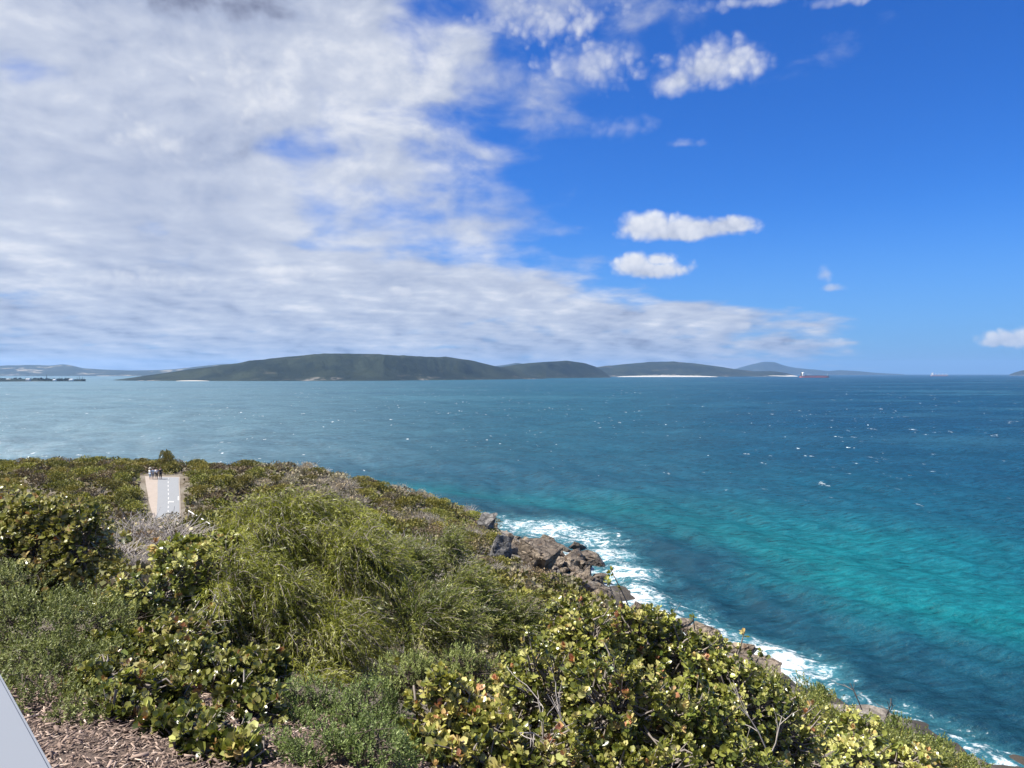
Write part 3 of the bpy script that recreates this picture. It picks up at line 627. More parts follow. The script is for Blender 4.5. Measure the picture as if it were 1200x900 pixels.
# ------------------------------------------------------------------ people at the end of the path
M['skin'] = mat_plain('skin', (.45, .28, .2), .6, .1); M['hair'] = mat_plain('dark_hair', (.03, .022, .016), .6, .2); M['black_cloth'] = mat_plain('black_cloth', (.02, .02, .024), .9, .2); M['white_cloth'] = mat_plain('white_cloth', (.72, .73, .75), .9, .05); M['blue_cloth'] = mat_plain('pale_blue_cloth', (.36, .45, .55), .9, .1); M['grey_cloth'] = mat_plain('grey_cloth', (.22, .23, .25), .9, .1); M['cap'] = mat_plain('straw_hat', (.7, .66, .56), .9, .1)
def skin_obj(name, pts, edges, rad, mat, parent):
    me = bpy.data.meshes.new(name); me.from_pydata([tuple(p) for p in pts], edges, []); o = obj(name, me, parent)
    md = o.modifiers.new('skin', 'SKIN'); md.use_smooth_shade = True
    for i, r_ in enumerate(rad): me.skin_vertices[0].data[i].radius = (r_, r_)
    me.skin_vertices[0].data[0].use_root = True
    o.modifiers.new('sub', 'SUBSURF').levels = 1; o.modifiers['sub'].render_levels = 1; me.materials.append(mat); return o
def person(px, py, h, yaw, top, low, hat, label):
    g0 = at(px, py, 114.5); z = terr(g0[0], g0[1])[0] + .06
    t = thing('person', label, 'person', (g0[0], g0[1], z), 'walkers at the end of the footpath'); t.rotation_euler.z = yaw; t.scale = (h / 1.72,) * 3
    P_ = [(0,0,.93),(0,0,1.15),(0,0,1.40),(0,0,1.50),(0,.01,1.62),(0,.01,1.68), (.09,0,.88),(.10,.02,.48),(.10,-.02,.07),(.10,.1,.03),(-.09,0,.88),(-.10,-.02,.48),(-.10,-.06,.07),(-.10,.06,.03),
          (.19,0,1.38),(.25,-.03,1.10),(.25,.08,.86),(.25,.12,.77),(-.19,0,1.38),(-.26,-.03,1.10),(-.24,.06,.86),(-.23,.1,.77)]
    E_ = [(0,1),(1,2),(2,3),(3,4),(4,5),(0,6),(6,7),(7,8),(8,9),(0,10),(10,11),(11,12),(12,13),(2,14),(14,15),(15,16),(16,17),(2,18),(18,19),(19,20),(20,21)]
    Rr = [.14,.13,.13,.055,.095,.08,.085,.06,.045,.035,.085,.06,.045,.035,.06,.045,.035,.03,.06,.045,.035,.03]
    skin_obj('body', P_, E_, Rr, M['skin'], t)
    skin_obj('shirt', [P_[0], P_[1], P_[2], P_[14], P_[15], P_[18], P_[19]], [(0,1),(1,2),(2,3),(3,4),(2,5),(5,6)], [.165,.155,.16,.085,.065,.085,.065], top, t)
    skin_obj('trousers', [P_[0], P_[6], P_[7], (.1,0,.25), P_[10], P_[11], (-.1,-.04,.25)], [(0,1),(1,2),(2,3),(0,4),(4,5),(5,6)], [.17,.11,.08,.06,.11,.08,.06], low, t)
    bm = bmesh.new(); bmesh.ops.create_uvsphere(bm, u_segments=12, v_segments=8, radius=.12, matrix=Matrix.Translation((0, -.01, 1.67)) @ Matrix.Diagonal((1, 1.05, .95, 1)))
    bmesh.ops.delete(bm, geom=[v for v in bm.verts if v.co.z < 1.63 and v.co.y > -.03], context='VERTS'); bm_obj('hair', bm, M['hair'], t)
    if hat:
        bm = bmesh.new(); bmesh.ops.create_cone(bm, cap_ends=True, segments=16, radius1=.24, radius2=.23, depth=.02, matrix=Matrix.Translation((0, 0, 1.72))); bmesh.ops.create_cone(bm, cap_ends=True, segments=16, radius1=.125, radius2=.1, depth=.13, matrix=Matrix.Translation((0, 0, 1.79))); bm_obj('hat', bm, M['cap'], t)
person(176, 559.8, 1.68, 2.9, M['white_cloth'], M['blue_cloth'], True, 'person in a white shirt and sun hat standing on the footpath edge')
person(179.4, 560, 1.72, 3.4, M['blue_cloth'], M['grey_cloth'], False, 'person in a pale blue shirt beside the one in a sun hat')
person(183.6, 559.2, 1.74, .3, M['white_cloth'], M['black_cloth'], False, 'person in a white top and black trousers at the footpath end')
person(188.2, 559, 1.83, .6, M['black_cloth'], M['black_cloth'], False, 'tallest person, dressed all in black, at the footpath end')

# ------------------------------------------------------------------ heath shrubs on the headland
def heath_mesh(nm, mat, n, seed, twiggy=0, size=.1):
    """unit-radius mound made of small leafy sprays"""
    r = np.random.default_rng(seed)
    lob = np.c_[r.normal(0, .42, (7, 2)), r.uniform(.15, .5, 7), r.uniform(.38, .62, 7)]
    lob[0] = (0, 0, .35, .68)
    k = r.integers(0, 7, n); d = unit(r.normal(size=(n, 3)) + np.array([0, 0, .35])); rad = lob[k, 3] * (.55 + .45 * r.random(n) ** .4)
    c = lob[k, :3] + d * rad[:, None] * np.array([1, 1, .85]); c[:, 2] = np.maximum(c[:, 2], .02)
    ax = unit(d + r.normal(0, .55, (n, 3)) + np.array([0, 0, .3])); s_ = unit(np.cross(ax, r.normal(size=(n, 3)))); L = size * r.uniform(.6, 1.4, n)[:, None]; W = L * .42
    V = np.stack([c, c + ax * L * .55 + s_ * W, c + ax * L, c + ax * L * .55 - s_ * W], 1).reshape(-1, 3); Fc = np.arange(4 * n).reshape(-1, 4)
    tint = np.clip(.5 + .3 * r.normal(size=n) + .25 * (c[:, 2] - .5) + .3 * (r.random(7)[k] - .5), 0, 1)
    idx = np.zeros(n, int)
    if twiggy:
        ps, rs = [], []
        for q in range(twiggy):
            d0 = unit(r.normal(size=3) + np.array([0, 0, .7])); p0 = np.array([r.normal(0, .2), r.normal(0, .2), 0]); d0[2] = abs(d0[2])
            pts = [p0]; 
            for j in range(4): d0 = unit(d0 + r.normal(0, .28, 3)); pts.append(pts[-1] + d0 * r.uniform(.2, .36))
            ps.append(np.array(pts)); rs.append(np.linspace(.014, .004, 5))
        tv_, tf_ = tubes(ps, rs, 3); Fc = np.concatenate([Fc, tf_ + len(V)]); V = np.concatenate([V, tv_]); idx = np.r_[idx, np.ones(len(tf_), int)]; tint = np.r_[tint, np.zeros(len(tf_))]
    return mesh_np(nm, V, [Fc], [mat, M['dead']], {'tint': ('FACE', tint)}, False, idx)
HEATH = [('olive', [heath_mesh('heath_shrub', M['heath0'], 1500, 100 + k) for k in range(3)], 'low olive green heath shrub'),
         ('yellow', [heath_mesh('heath_shrub', M['heath1'], 1500, 110 + k) for k in range(3)], 'yellow-green heath shrub'),
         ('brown', [heath_mesh('heath_shrub', M['heath2'], 1100, 120 + k, 40) for k in range(2)], 'brown half-dry heath shrub'),
         ('grey', [heath_mesh('heath_shrub', M['heath3'], 700, 130 + k, 110) for k in range(2)], 'grey-green twiggy heath shrub'),
         ('dead', [heath_mesh('dry_shrub', M['heath3'], 90, 140 + k, 170) for k in range(2)], 'leafless bleached grey shrub of tangled dead twigs')]
def on_path(x, y): 
    m_, w_ = path_mid(y); return (y > 92.5) & (y < 117.8) & (x > m_ - w_ - np.interp(y, [60, 96, 104, 117], [.6, .9, 2.5, 2.9])) & (x < m_ + w_ + .7)
cand = []
r3 = np.random.default_rng(21)
tries = 0
while len(cand) < 1500 and tries < 60000:
    tries += 1
    y = r3.uniform(30, 150); x = r3.uniform(-.80 * y - 8, .1 * y + 4); z = terr(x, y)[0]
    if z < 3.2 or (x > -3 and y > 95): continue
    rad = r3.uniform(.9, 2.0) * (1 if y > 60 else .8)
    m_, w_ = path_mid(y)
    if 92.5 < y < 119 and (x + rad * .95 > m_ - w_ - np.interp(y, [60, 96, 104, 117], [.3, .5, 2.0, 2.3])) and (x - rad * .95 < m_ + w_ + .1): continue
    if any((x - c[0]) ** 2 + (y - c[1]) ** 2 < (.62 * (rad + c[3])) ** 2 for c in cand[-1500:]): continue
    cand.append((x, y, z, rad))
def kind_at(x, y):
    px = 600 + x / y * F; n = fbm(np.array([x * .06]), np.array([y * .06]), 61, 3)[0] + r3.normal(0, .1)
    if 150 < px < 235 and y < 78 and y > 34: return 4 if r3.random() < .7 else 2
    if 300 < px < 420 and y > 100: return 3 if r3.random() < .55 else (4 if r3.random() < .35 else 0)
    if px > 420: return int(r3.choice([0, 1, 2, 3, 4], p=[.34, .2, .22, .16, .08]))
    if n < .42: return 2 if r3.random() < .7 else 0
    if n < .56: return 0
    return 1 if r3.random() < .65 else 0
def in_view(c):
    px = 600 + c[0] / c[1] * F; return -30 < px < 640
# the 300 largest in view are things, the rest is cover
vis = [c for c in cand if in_view(c) and c[1] > 34]
def seen_score(c):
    px = 600 + c[0] / c[1] * F; py = EYE + (H - c[2] - .8) / c[1] * F
    shown = (py < 598 and px < 250) or (py < 575 and px < 330) or (px > 330 and py < 560 + max(0, px - 330) * .42) or (145 < px < 215 and py < 665)
    return (c[3] / c[1]) * (1. if shown else .3)
order = sorted(range(len(cand)), key=lambda i: -(seen_score(cand[i]) if in_view(cand[i]) else 0))
chosen = set(order[:280]); rest = []
for i, c in enumerate(cand):
    k = kind_at(c[0], c[1]); nm = 'dry_shrub' if k == 4 else 'heath_shrub'; s = c[3]; hz = s * (r3.uniform(.75, 1.15) if k != 4 else r3.uniform(.9, 1.3))
    pxc = 600 + c[0] / c[1] * F; m_, w_ = path_mid(c[1]); zone = 'beside the footpath' if (c[1] > 90 and abs(c[0] - m_) < w_ + 4.5) else 'on the slope above the shore rocks' if pxc > 400 else 'along the skyline ridge of the headland' if c[1] > 116 else 'in the hollow in front of the footpath' if c[1] < 84 else 'on the broad heath slope'
    if i in chosen:
        o = obj(nm, HEATH[k][1][i % len(HEATH[k][1])], label=HEATH[k][2] + ' ' + zone, category='shrub', group=HEATH[k][0] + ' shrubs ' + zone)
        o.location = (c[0], c[1], c[2] - .05); o.scale = (s, s, hz); o.rotation_euler.z = r3.uniform(0, 6.28)
    else: rest.append((c, k, hz))
n_r = 0; tries = 0; right_slope = []
while n_r < 420 and tries < 20000:      # scrub on the steep slope down to the ledges
    tries += 1; y = r3.uniform(10, 100); x = r3.uniform(.1 * y + 3, 60); z = terr(x, y)[0]; rad = r3.uniform(.6, 1.25)
    if z < 3.6 or z > 23.5 or any((x - c[0]) ** 2 + (y - c[1]) ** 2 < (.7 * (rad + c[3])) ** 2 for c in right_slope): continue
    right_slope.append((x, y, z, rad)); rest.append(((x, y, z, rad), int(r3.choice([0, 1, 2, 3], p=[.45, .25, .12, .18])), rad * r3.uniform(.7, 1.))); n_r += 1
low = [heath_mesh('low', M['heath0'], 230, 160 + k, 0, .24) for k in range(3)]
def cover_stuff():
    arr = []
    for me in low:
        v = np.empty(len(me.vertices) * 3, np.float32); me.vertices.foreach_get('co', v); t = np.empty(len(me.polygons), np.float32); me.attributes['tint'].data.foreach_get('value', t); arr.append((v.reshape(-1, 3), t))
    Vs, Ts, Ms = [], [], []
    for q, (c, k, hz) in enumerate(rest):
        v, t = arr[q % 3]; a = q * 2.4; ca, sa = math.cos(a), math.sin(a)
        w = np.stack([(v[:, 0] * ca - v[:, 1] * sa) * c[3] + c[0], (v[:, 0] * sa + v[:, 1] * ca) * c[3] + c[1], v[:, 2] * hz + c[2] - .05], 1)
        Vs.append(w); Ts.append(np.clip(t + .35 * (math.sin(q * 7.7)) * .6, 0, 1)); Ms.append(np.full(len(t), min(k, 3)))
    # knee-high fill between the shrubs
    n = 34000; y = r3.uniform(12, 150, n); x = r3.uniform(-.8 * y - 8, np.where(y < 98, 45, .1 * y + 4)); z = terr(x, y); ok = (z > 2.9) & (z < 24) & ~on_path(x, y) & ~((x > -2) & (y > 97)); x, y, z = x[ok], y[ok], z[ok]; n = len(x)
    V, Fq = clump_faces(n, lambda m: np.stack([x, y, z + r3.uniform(.0, .55, m)], 1), .3, r3)
    Vs.append(V); Ts.append(r3.random(n)); Ms.append(r3.choice([0, 1, 2, 3], n, p=[.35, .15, .2, .3]))
    V = np.concatenate(Vs)
    obj('heath_cover', mesh_np('heath_cover', V, [np.arange(len(V)).reshape(-1, 4)], [M['heath0'], M['heath1'], M['heath2'], M['heath3']], {'tint': ('FACE', np.concatenate(Ts))}, False, np.concatenate(Ms)), kind='stuff', label='dense low heath filling the slope between the larger shrubs', category='heath')
cover_stuff()
# taller upright shrub just behind the walkers
c = at(192.5, 547, 122); zt = terr(c[0], c[1])[0]; o = obj('heath_shrub', HEATH[0][1][0], label='taller upright olive shrub sticking up on the skyline behind the walkers', category='shrub'); o.location = (c[0], c[1], zt); o.scale = (1.3, 1.3, 3.4)

# ------------------------------------------------------------------ foreground bushes
LEAF_V = np.array([(0, 0, 0), (.0, .5, -.06), (0, 1, -.02), (-.30, .32, .05), (-.36, .72, .06), (.30, .32, .05), (.36, .72, .06)], float)
LEAF_Q = [(0, 1, 4, 3), (1, 2, 4), (0, 5, 6, 1), (1, 6, 2)]
NARROW_V = np.array([(0, 0, 0), (-.055, .4, .0), (0, 1, -.12), (.055, .4, .0)], float); NARROW_Q = [(0, 3, 2, 1)]
SMALL_V = np.array([(0, 0, 0), (-.2, .5, .03), (0, 1, -.05), (.2, .5, .03)], float); SMALL_Q = [(0, 3, 2, 1)]
def leaves_mesh(nm, tmpl, polys, pos, ydir, up, size, tint, mats):
    y = unit(ydir); xax = unit(np.cross(y, up)); zax = np.cross(xax, y)
    Rm = np.stack([xax, y, zax], 2)
    V = (np.einsum('nij,kj->nki', Rm, tmpl) * size[:, None, None] + pos[:, None]).reshape(-1, 3)
    base = np.arange(len(pos))[:, None] * len(tmpl)
    by = {}
    tt = {}
    for p in polys: by.setdefault(len(p), []).append((base + np.array(p)[None])); tt.setdefault(len(p), []).append(tint)
    keys = sorted(by); P_ = [np.concatenate(by[k]) for k in keys]; T_ = np.concatenate([np.concatenate(tt[k]) for k in keys])
    return mesh_np(nm, V, P_, mats, {'tint': ('FACE', T_)}, False), Rm
def lobes_of(spec):
    """(px, py, distance, half-width px, half-height px) -> centre and radii in metres"""
    out = []
    for px, py, Y, rx_, rz_ in spec:
        c = at(px, py, Y); out.append((c, np.array([rx_ * Y / F, max(rx_, rz_) * Y / F * .8, rz_ * Y / F])))
    return out
def shoots(lobes, n, r, bump=.22, freq=3.0, gap=.0, inner=.45):
    A = np.array([l[1][0] * l[1][2] for l in lobes]); k = r.choice(len(lobes), n, p=A / A.sum())
    d = unit(r.normal(size=(n, 3)) + np.array([0, -.3, .3]))
    c = np.array([l[0] for l in lobes])[k]; rad = np.array([l[1] for l in lobes])[k]
    f = inner + (1 - inner) * r.random(n) ** .55
    nz = np.array([mnoise.noise(Vector(q * freq) + Vector((3.1, 7.7, 1.3))) for q in (c + d * rad)])
    p = c + d * rad * (f * (1 + bump * 1.6 * nz))[:, None]
    # rotate the outward direction: true ellipsoid normal
    nrm = unit(d / rad)
    keep = np.ones(n, bool)
    if gap > 0: keep = np.array([mnoise.noise(Vector(q * freq * 1.7) + Vector((9.1, 2.7, 5.3))) for q in p]) > -gap
    # drop what is deep inside another lobe
    for i, (cc, rr_i) in enumerate(lobes):
        ins = np.linalg.norm((p - cc) / rr_i, axis=1); keep &= ~((ins < .6) & (k != i))
    gz = terr(p[:, 0], p[:, 1]); keep &= p[:, 2] > gz + .05
    return p[keep], nrm[keep], c[keep], f[keep]
def stems(base, lobes, p, nrm, c, r, mat, parent, n_twig, thick=.014, limb=.016, twig_mat=None):
    ps, rs = [], []
    for cc, rad in lobes:
        off = np.array(parent.location); g0 = base * .25 + cc * .75; g0[2] = terr(g0[0] + off[0], g0[1] + off[1])[0] - off[2]
        if cc[2] - g0[2] < .3: continue
        mid = (g0 + cc) / 2 + r.normal(0, .07, 3)
        for q in range(3):
            e = cc + r.normal(0, .3, 3) * rad; m2 = (mid + e) / 2 + r.normal(0, .05, 3)
            b0 = g0 + np.array([*r.normal(0, .05, 2), -.1]); ps.append(np.array([b0, mid, m2, e])); rs.append(np.array([limb, limb * .8, limb * .55, limb * .3]))
    if not ps: ps, rs = [np.array([base - [0, 0, .1], base + [0, 0, .1]])], [np.array([limb, limb])]
    for p_, r_ in zip(ps, rs):
        V, Fq = tubes([p_], [r_], 5); obj('stem', mesh_np('stem', V, [Fq], [mat], None, True), parent)
    ps, rs = [], []
    idx = r.choice(len(p), min(n_twig, len(p)), replace=False)
    for i in idx:
        a0 = c[i] + (p[i] - c[i]) * r.uniform(.15, .45) + r.normal(0, .05, 3); m = (a0 + p[i]) / 2 + r.normal(0, .03, 3) - np.array([0, 0, .02]); ps.append(np.array([a0, m, p[i] + nrm[i] * .01])); rs.append(np.array([thick * .55, thick * .4, thick * .18]))
    V, Fq = tubes(ps, rs, 3); obj('twigs', mesh_np('twigs', V, [Fq], [twig_mat or mat], None, True), parent, kind='stuff')
def base_of(lobes):
    c = np.mean([l[0] for l in lobes], axis=0); z = terr(c[0], c[1])[0]; return np.array([c[0], c[1], z])
LEAF_TINTS = (.1, .3, .45, .6, .75, .93)
def broad_bush(label, spec, n, leaf, mat, seed, pick=0, orange=.06, gap=.12, per=9, extra=(), name='broadleaf_bush', tint0=.42):
    r = np.random.default_rng(seed); lobes = lobes_of(spec); base = base_of(lobes); t = thing(name, label, 'bush', tuple(base))
    p, nrm, c, f = shoots(lobes, n, r, bump=.34, gap=gap)
    if extra:
        ep = np.array([at(*e[:3]) for e in extra]); p = np.r_[p, ep]; nrm = np.r_[nrm, np.tile([0, 0, 1.], (len(ep), 1))]; c = np.r_[c, np.array([at(e[3], e[4], e[2]) for e in extra])]; f = np.r_[f, np.ones(len(ep)) * 1.1]
    ax = unit(nrm * .7 + np.array([-.05, -.1, .75]) + r.normal(0, .3, nrm.shape)); m = len(p)
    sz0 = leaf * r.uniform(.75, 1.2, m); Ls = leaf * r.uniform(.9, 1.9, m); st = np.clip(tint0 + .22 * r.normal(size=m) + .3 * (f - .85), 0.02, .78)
    st = np.where(r.random(m) < orange, r.uniform(.86, 1., m), st)
    u = unit(np.cross(ax, np.array([.3, .9, .2]) + 0 * ax)); w = np.cross(ax, u)
    pos, yd, up, sz, ti = [], [], [], [], []
    for k in range(per):
        th = k * 2.4 + r.uniform(0, 6.28, m); ph = np.radians(np.interp(k, [0, per - 1], [80, 25]) + r.normal(0, 10, m))
        rad = np.cos(th)[:, None] * u + np.sin(th)[:, None] * w
        pos.append(p + ax * (Ls * (k / per - .7))[:, None]); yd.append(ax * np.cos(ph)[:, None] + rad * np.sin(ph)[:, None] + r.normal(0, .12, (m, 3)))
        up.append(ax * np.sin(ph)[:, None] - rad * np.cos(ph)[:, None] + r.normal(0, .5, (m, 3))); sz.append(sz0 * np.interp(k, [0, per * .5, per - 1], [1., 1.08, .6]) * r.uniform(.8, 1.15, m)); ti.append(np.clip(st + np.interp(k, [0, per - 1], [-.1, .12]) + r.normal(0, .06, m), 0, 1))
    pos, yd, up, sz, ti = (np.concatenate(q) for q in (pos, yd, up, sz, ti))
    o_ = base; pos = pos - o_
    sel = np.zeros(len(pos), bool)
    if pick:      # the leaves that show largest become parts of their own
        dist = np.linalg.norm(pos + o_ - np.array([0, 0, H]), axis=1); outer = np.tile(f, per); ww = pos + o_; py = EYE + (H - ww[:, 2]) / ww[:, 1] * F
        sc = sz / dist * np.clip(outer, .5, 1.) ** 3 * (py < 905); sel[np.argsort(-sc)[:pick]] = True
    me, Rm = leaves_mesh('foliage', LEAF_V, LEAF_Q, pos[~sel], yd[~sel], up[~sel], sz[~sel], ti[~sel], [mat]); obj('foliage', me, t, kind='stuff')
    if pick:
        y = unit(yd[sel]); xa = unit(np.cross(y, up[sel])); za = np.cross(xa, y)
        for q, i in enumerate(np.where(sel)[0]):
            v = int(np.argmin(np.abs(np.array(LEAF_TINTS) - ti[i]))); lm = leaf_proto(mat, v)
            o = bpy.data.objects.new('leaf', lm); C.objects.link(o); o.parent = t
            Mx = Matrix(((xa[q][0], y[q][0], za[q][0], pos[i][0]), (xa[q][1], y[q][1], za[q][1], pos[i][1]), (xa[q][2], y[q][2], za[q][2], pos[i][2]), (0, 0, 0, 1)))
            o.matrix_local = Mx @ Matrix.Scale(float(sz[i]), 4)
    stems(np.zeros(3), [(l[0] - o_, l[1]) for l in lobes], p - o_, nrm, c - o_, r, M['bark'], t, 800, .018, twig_mat=M['twig'])
    if extra:
        ps, rs = [], []
        for e in extra:
            a0 = at(e[3], e[4], e[2]) - o_; b0 = at(*e[:3]) - o_; ps.append(np.array([a0, (a0 + b0) / 2 + r.normal(0, .02, 3), b0])); rs.append(np.array([.006, .005, .003]))
        V, Fq = tubes(ps, rs, 4); obj('sprig', mesh_np('sprig', V, [Fq], [M['twig']], None, True), t)
    return t
_lp = {}
def leaf_proto(mat, v):
    k = (mat.name, v)
    if k not in _lp: _lp[k], _ = leaves_mesh('leaf', LEAF_V, LEAF_Q, np.zeros((1, 3)), np.array([[0, 1., 0]]), np.array([[0, 0, 1.]]), np.ones(1), np.array([LEAF_TINTS[v]]), [mat])
    return _lp[k]
def small_bush(label, spec, n, leaf, mat, seed, name='small_leaf_bush', per=14, gap=.14):
    r = np.random.default_rng(seed); lobes = lobes_of(spec); base = base_of(lobes); t = thing(name, label, 'bush', tuple(base))
    p, nrm, c, f = shoots(lobes, n, r, bump=.32, gap=gap, freq=4.); m = len(p)
    ax = unit(nrm * .6 + np.array([0, -.05, .7]) + r.normal(0, .35, nrm.shape)); u = unit(np.cross(ax, np.array([.3, .9, .2]) + 0 * ax)); w = np.cross(ax, u)
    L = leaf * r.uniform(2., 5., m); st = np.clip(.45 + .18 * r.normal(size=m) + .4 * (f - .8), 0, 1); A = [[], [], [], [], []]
    for k in range(per):
        th = k * 2.4 + r.uniform(0, 6.28, m); ph = np.radians(np.interp(k, [0, per - 1], [75, 20]) + r.normal(0, 10, m)); rad = np.cos(th)[:, None] * u + np.sin(th)[:, None] * w
        A[0].append(p + ax * (L * (k / per - .8))[:, None]); A[1].append(ax * np.cos(ph)[:, None] + rad * np.sin(ph)[:, None]); A[2].append(ax * np.sin(ph)[:, None] - rad * np.cos(ph)[:, None] + r.normal(0, .3, (m, 3))); A[3].append(leaf * r.uniform(.7, 1.25, m)); A[4].append(np.clip(st + r.normal(0, .1, m), 0, 1))
    pos, yd, up, sz, ti = (np.concatenate(q) for q in A)
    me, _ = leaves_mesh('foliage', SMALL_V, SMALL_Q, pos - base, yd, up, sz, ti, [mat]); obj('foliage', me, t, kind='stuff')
    stems(np.zeros(3), [(l[0] - base, l[1]) for l in lobes], p - base, nrm, c - base, r, M['bark'], t, 350, .008, .02); return t
def willow_bush(label, spec, n, leaf, seed, wind=(.35, .0, -.05), droop=.85, per=19, length=.27, mat='willow'):
    n = n // 6
    r = np.random.default_rng(seed); lobes = lobes_of(spec); base = base_of(lobes); t = thing('willow_myrtle', label, 'bush', tuple(base))
    p, nrm, c, f = shoots(lobes, n, r, bump=.3, gap=.3, freq=2.6, inner=.42); m = len(p); wind = np.array(wind)
    rp = 12; f = np.repeat(f, rp); c = np.repeat(c, rp, 0); nrm = np.repeat(nrm, rp, 0); p = np.repeat(p - nrm[::rp] * .2, rp, 0) + r.normal(0, .06, (m * rp, 3)); ctint = np.repeat(r.normal(0, .17, m), rp); m = m * rp
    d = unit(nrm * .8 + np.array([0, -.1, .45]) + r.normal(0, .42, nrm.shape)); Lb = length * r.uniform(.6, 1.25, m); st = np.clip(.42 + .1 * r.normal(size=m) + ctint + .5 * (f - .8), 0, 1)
    seg = 7; P_ = np.zeros((seg, m, 3)); D_ = np.zeros((seg, m, 3)); P_[0] = p; D_[0] = d
    for s in range(1, seg):
        d = unit(d + (wind + np.array([0, 0, -droop])) * (.16 + .10 * s) * r.uniform(.6, 1.4, m)[:, None]); P_[s] = P_[s - 1] + d * (Lb / (seg - 1))[:, None]; D_[s] = d
    A = [[], [], [], [], []]
    for k in range(per):
        u_ = (k + .5) / per * (seg - 1); s = int(u_); fr = u_ - s; q = P_[s] + (P_[min(s + 1, seg - 1)] - P_[s]) * fr; dd = D_[s]
        sd_ = unit(np.cross(dd, r.normal(size=(m, 3)))); ph = np.radians(r.uniform(16, 62, m)); ld = dd * np.cos(ph)[:, None] + sd_ * np.sin(ph)[:, None] + wind * .18 + np.array([0, 0, -.16])
        A[0].append(q); A[1].append(ld); A[2].append(r.normal(size=(m, 3)) + np.array([0, -.3, .5])); A[3].append(leaf * r.uniform(.65, 1.2, m)); A[4].append(np.clip(st + .12 * (k / per - .4) + r.normal(0, .11, m), 0, 1))
    pos, yd, up, sz, ti = (np.concatenate(q) for q in A)
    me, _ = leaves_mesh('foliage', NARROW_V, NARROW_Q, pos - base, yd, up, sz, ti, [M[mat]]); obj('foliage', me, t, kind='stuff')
    V, Fq = tubes([P_[:, i] - base for i in r.choice(m, m // 2, replace=False)], [np.linspace(.004, .0015, seg)] * (m // 2), 3); obj('branchlets', mesh_np('branchlets', V, [Fq], [M['twig']], None, True), t, kind='stuff')
    stems(np.zeros(3), [(l[0] - base, l[1]) for l in lobes], p - base, nrm, c - base, r, M['bark'], t, 260, .014, .035); return t
def bare_twigs(label, starts, seed, name='bare_branch', mat='dead', thick=.006):
    """forked leafless branches; starts: (px0,py0,px1,py1,distance)"""
    r = np.random.default_rng(seed); ps, rs = [], []; b0 = at(*starts[0][:2], starts[0][4])
    def grow(p, d, L, th, dep):
        pts = [p]; dd = d
        for j in range(4): dd = unit(dd + r.normal(0, .16, 3)); pts.append(pts[-1] + dd * L / 4)
        ps.append(np.array(pts)); rs.append(np.linspace(th, th * .55, 5))
        if dep > 0:
            for q in range(r.integers(2, 4)):
                k = r.integers(1, 5); grow(pts[k], unit(dd + r.normal(0, .5, 3)), L * r.uniform(.4, .65), th * .55, dep - 1)
    for x0, y0, x1, y1, Y in starts:
        a0, e = at(x0, y0, Y) - b0, at(x1, y1, Y - .1) - b0; grow(a0, unit(e - a0), np.linalg.norm(e - a0), thick, 2)
    V, Fq = tubes(ps, rs, 4); t = thing(name, label, 'branch', tuple(b0)); obj('branch', mesh_np('branch', V, [Fq], [M[mat]], None, True), t); return t

broad_bush('dense yellow-green broadleaf bush beside the grey dead brush, above the grey-green bush', [(35,655,8.6,85,70),(95,640,8.3,42,46),(5,612,8.8,52,40),(60,615,8.5,45,38),(30,700,8.2,80,50)], 1700, .07, M['broad'], 1, gap=.16, orange=.008, tint0=.62)
small_bush('grey-green small-leaved bush spreading beside the wood chip mulch', [(30,750,5.6,75,65),(110,735,6.0,70,48),(60,795,5.2,70,48),(0,700,6.2,55,40),(130,790,5.3,45,45),(20,812,4.45,80,28),(95,832,4.25,50,26),(50,780,5.0,70,40)], 7400, .021, M['small'], 2)
broad_bush('loose broadleaf bush with orange tips left of the drooping bush', [(235,690,7.2,58,50),(180,715,6.8,62,50),(268,652,7.6,32,40),(215,660,7.6,40,40),(250,740,6.6,45,45)], 1250, .056, M['broad_yellow'], 3, orange=.04, gap=.24, tint0=.5)
broad_bush('low broadleaf bush with dark gaps rising behind the wood chip mulch', [(150,805,5.3,60,42),(225,800,5.2,60,52),(190,760,5.7,66,42),(270,820,5.,40,50),(130,770,5.6,40,36),(145,836,4.3,44,30),(200,850,4.1,48,34),(245,872,3.85,44,30),(285,886,3.75,40,30),(250,885,3.75,40,26),(290,840,4.5,50,40),(120,805,4.8,50,34),(185,818,4.6,55,36),(305,800,5.2,45,40)], 2100, .052, M['broad'], 4, pick=200, gap=.28, tint0=.48)
willow_bush('big drooping willow-leaved bush with windblown narrow leaves', [(325,632,7.8,86,56),(282,715,7.0,50,84),(420,665,7.6,76,64),(380,760,6.9,88,76),(340,720,6.9,62,64),(335,594,8.0,62,28),(292,805,6.2,52,56),(405,612,8.2,48,32),(365,815,6.2,62,46)], 4600, .052, 5)
willow_bush('darker willow-leaved bush standing between the drooping bush and the rocks', [(545,702,8.0,48,46),(505,735,7.4,72,56),(600,740,8.0,44,40),(528,645,8.6,22,38),(470,665,8.4,50,36),(640,748,8.2,30,38)], 2300, .05, 6, wind=(.3, .1, .1), droop=.35, length=.26, mat='willow_dark')
small_bush('grey-green small-leaved bush at the foot of the drooping bush', [(365,872,4.5,78,42),(430,842,4.8,58,40),(330,890,4.3,50,40),(450,900,4.2,60,50),(295,878,3.95,48,32),(360,885,3.9,60,36),(430,885,3.9,60,40),(330,850,4.6,50,30),(400,838,4.9,45,30),(350,824,4.9,52,28)], 6400, .019, M['small'], 7)
small_bush('small grey-green bush tucked between the willow-leaved bush and the orange-tipped bush', [(545,790,5.6,58,32),(485,800,5.6,48,40)], 1700, .02, M['small'], 8)
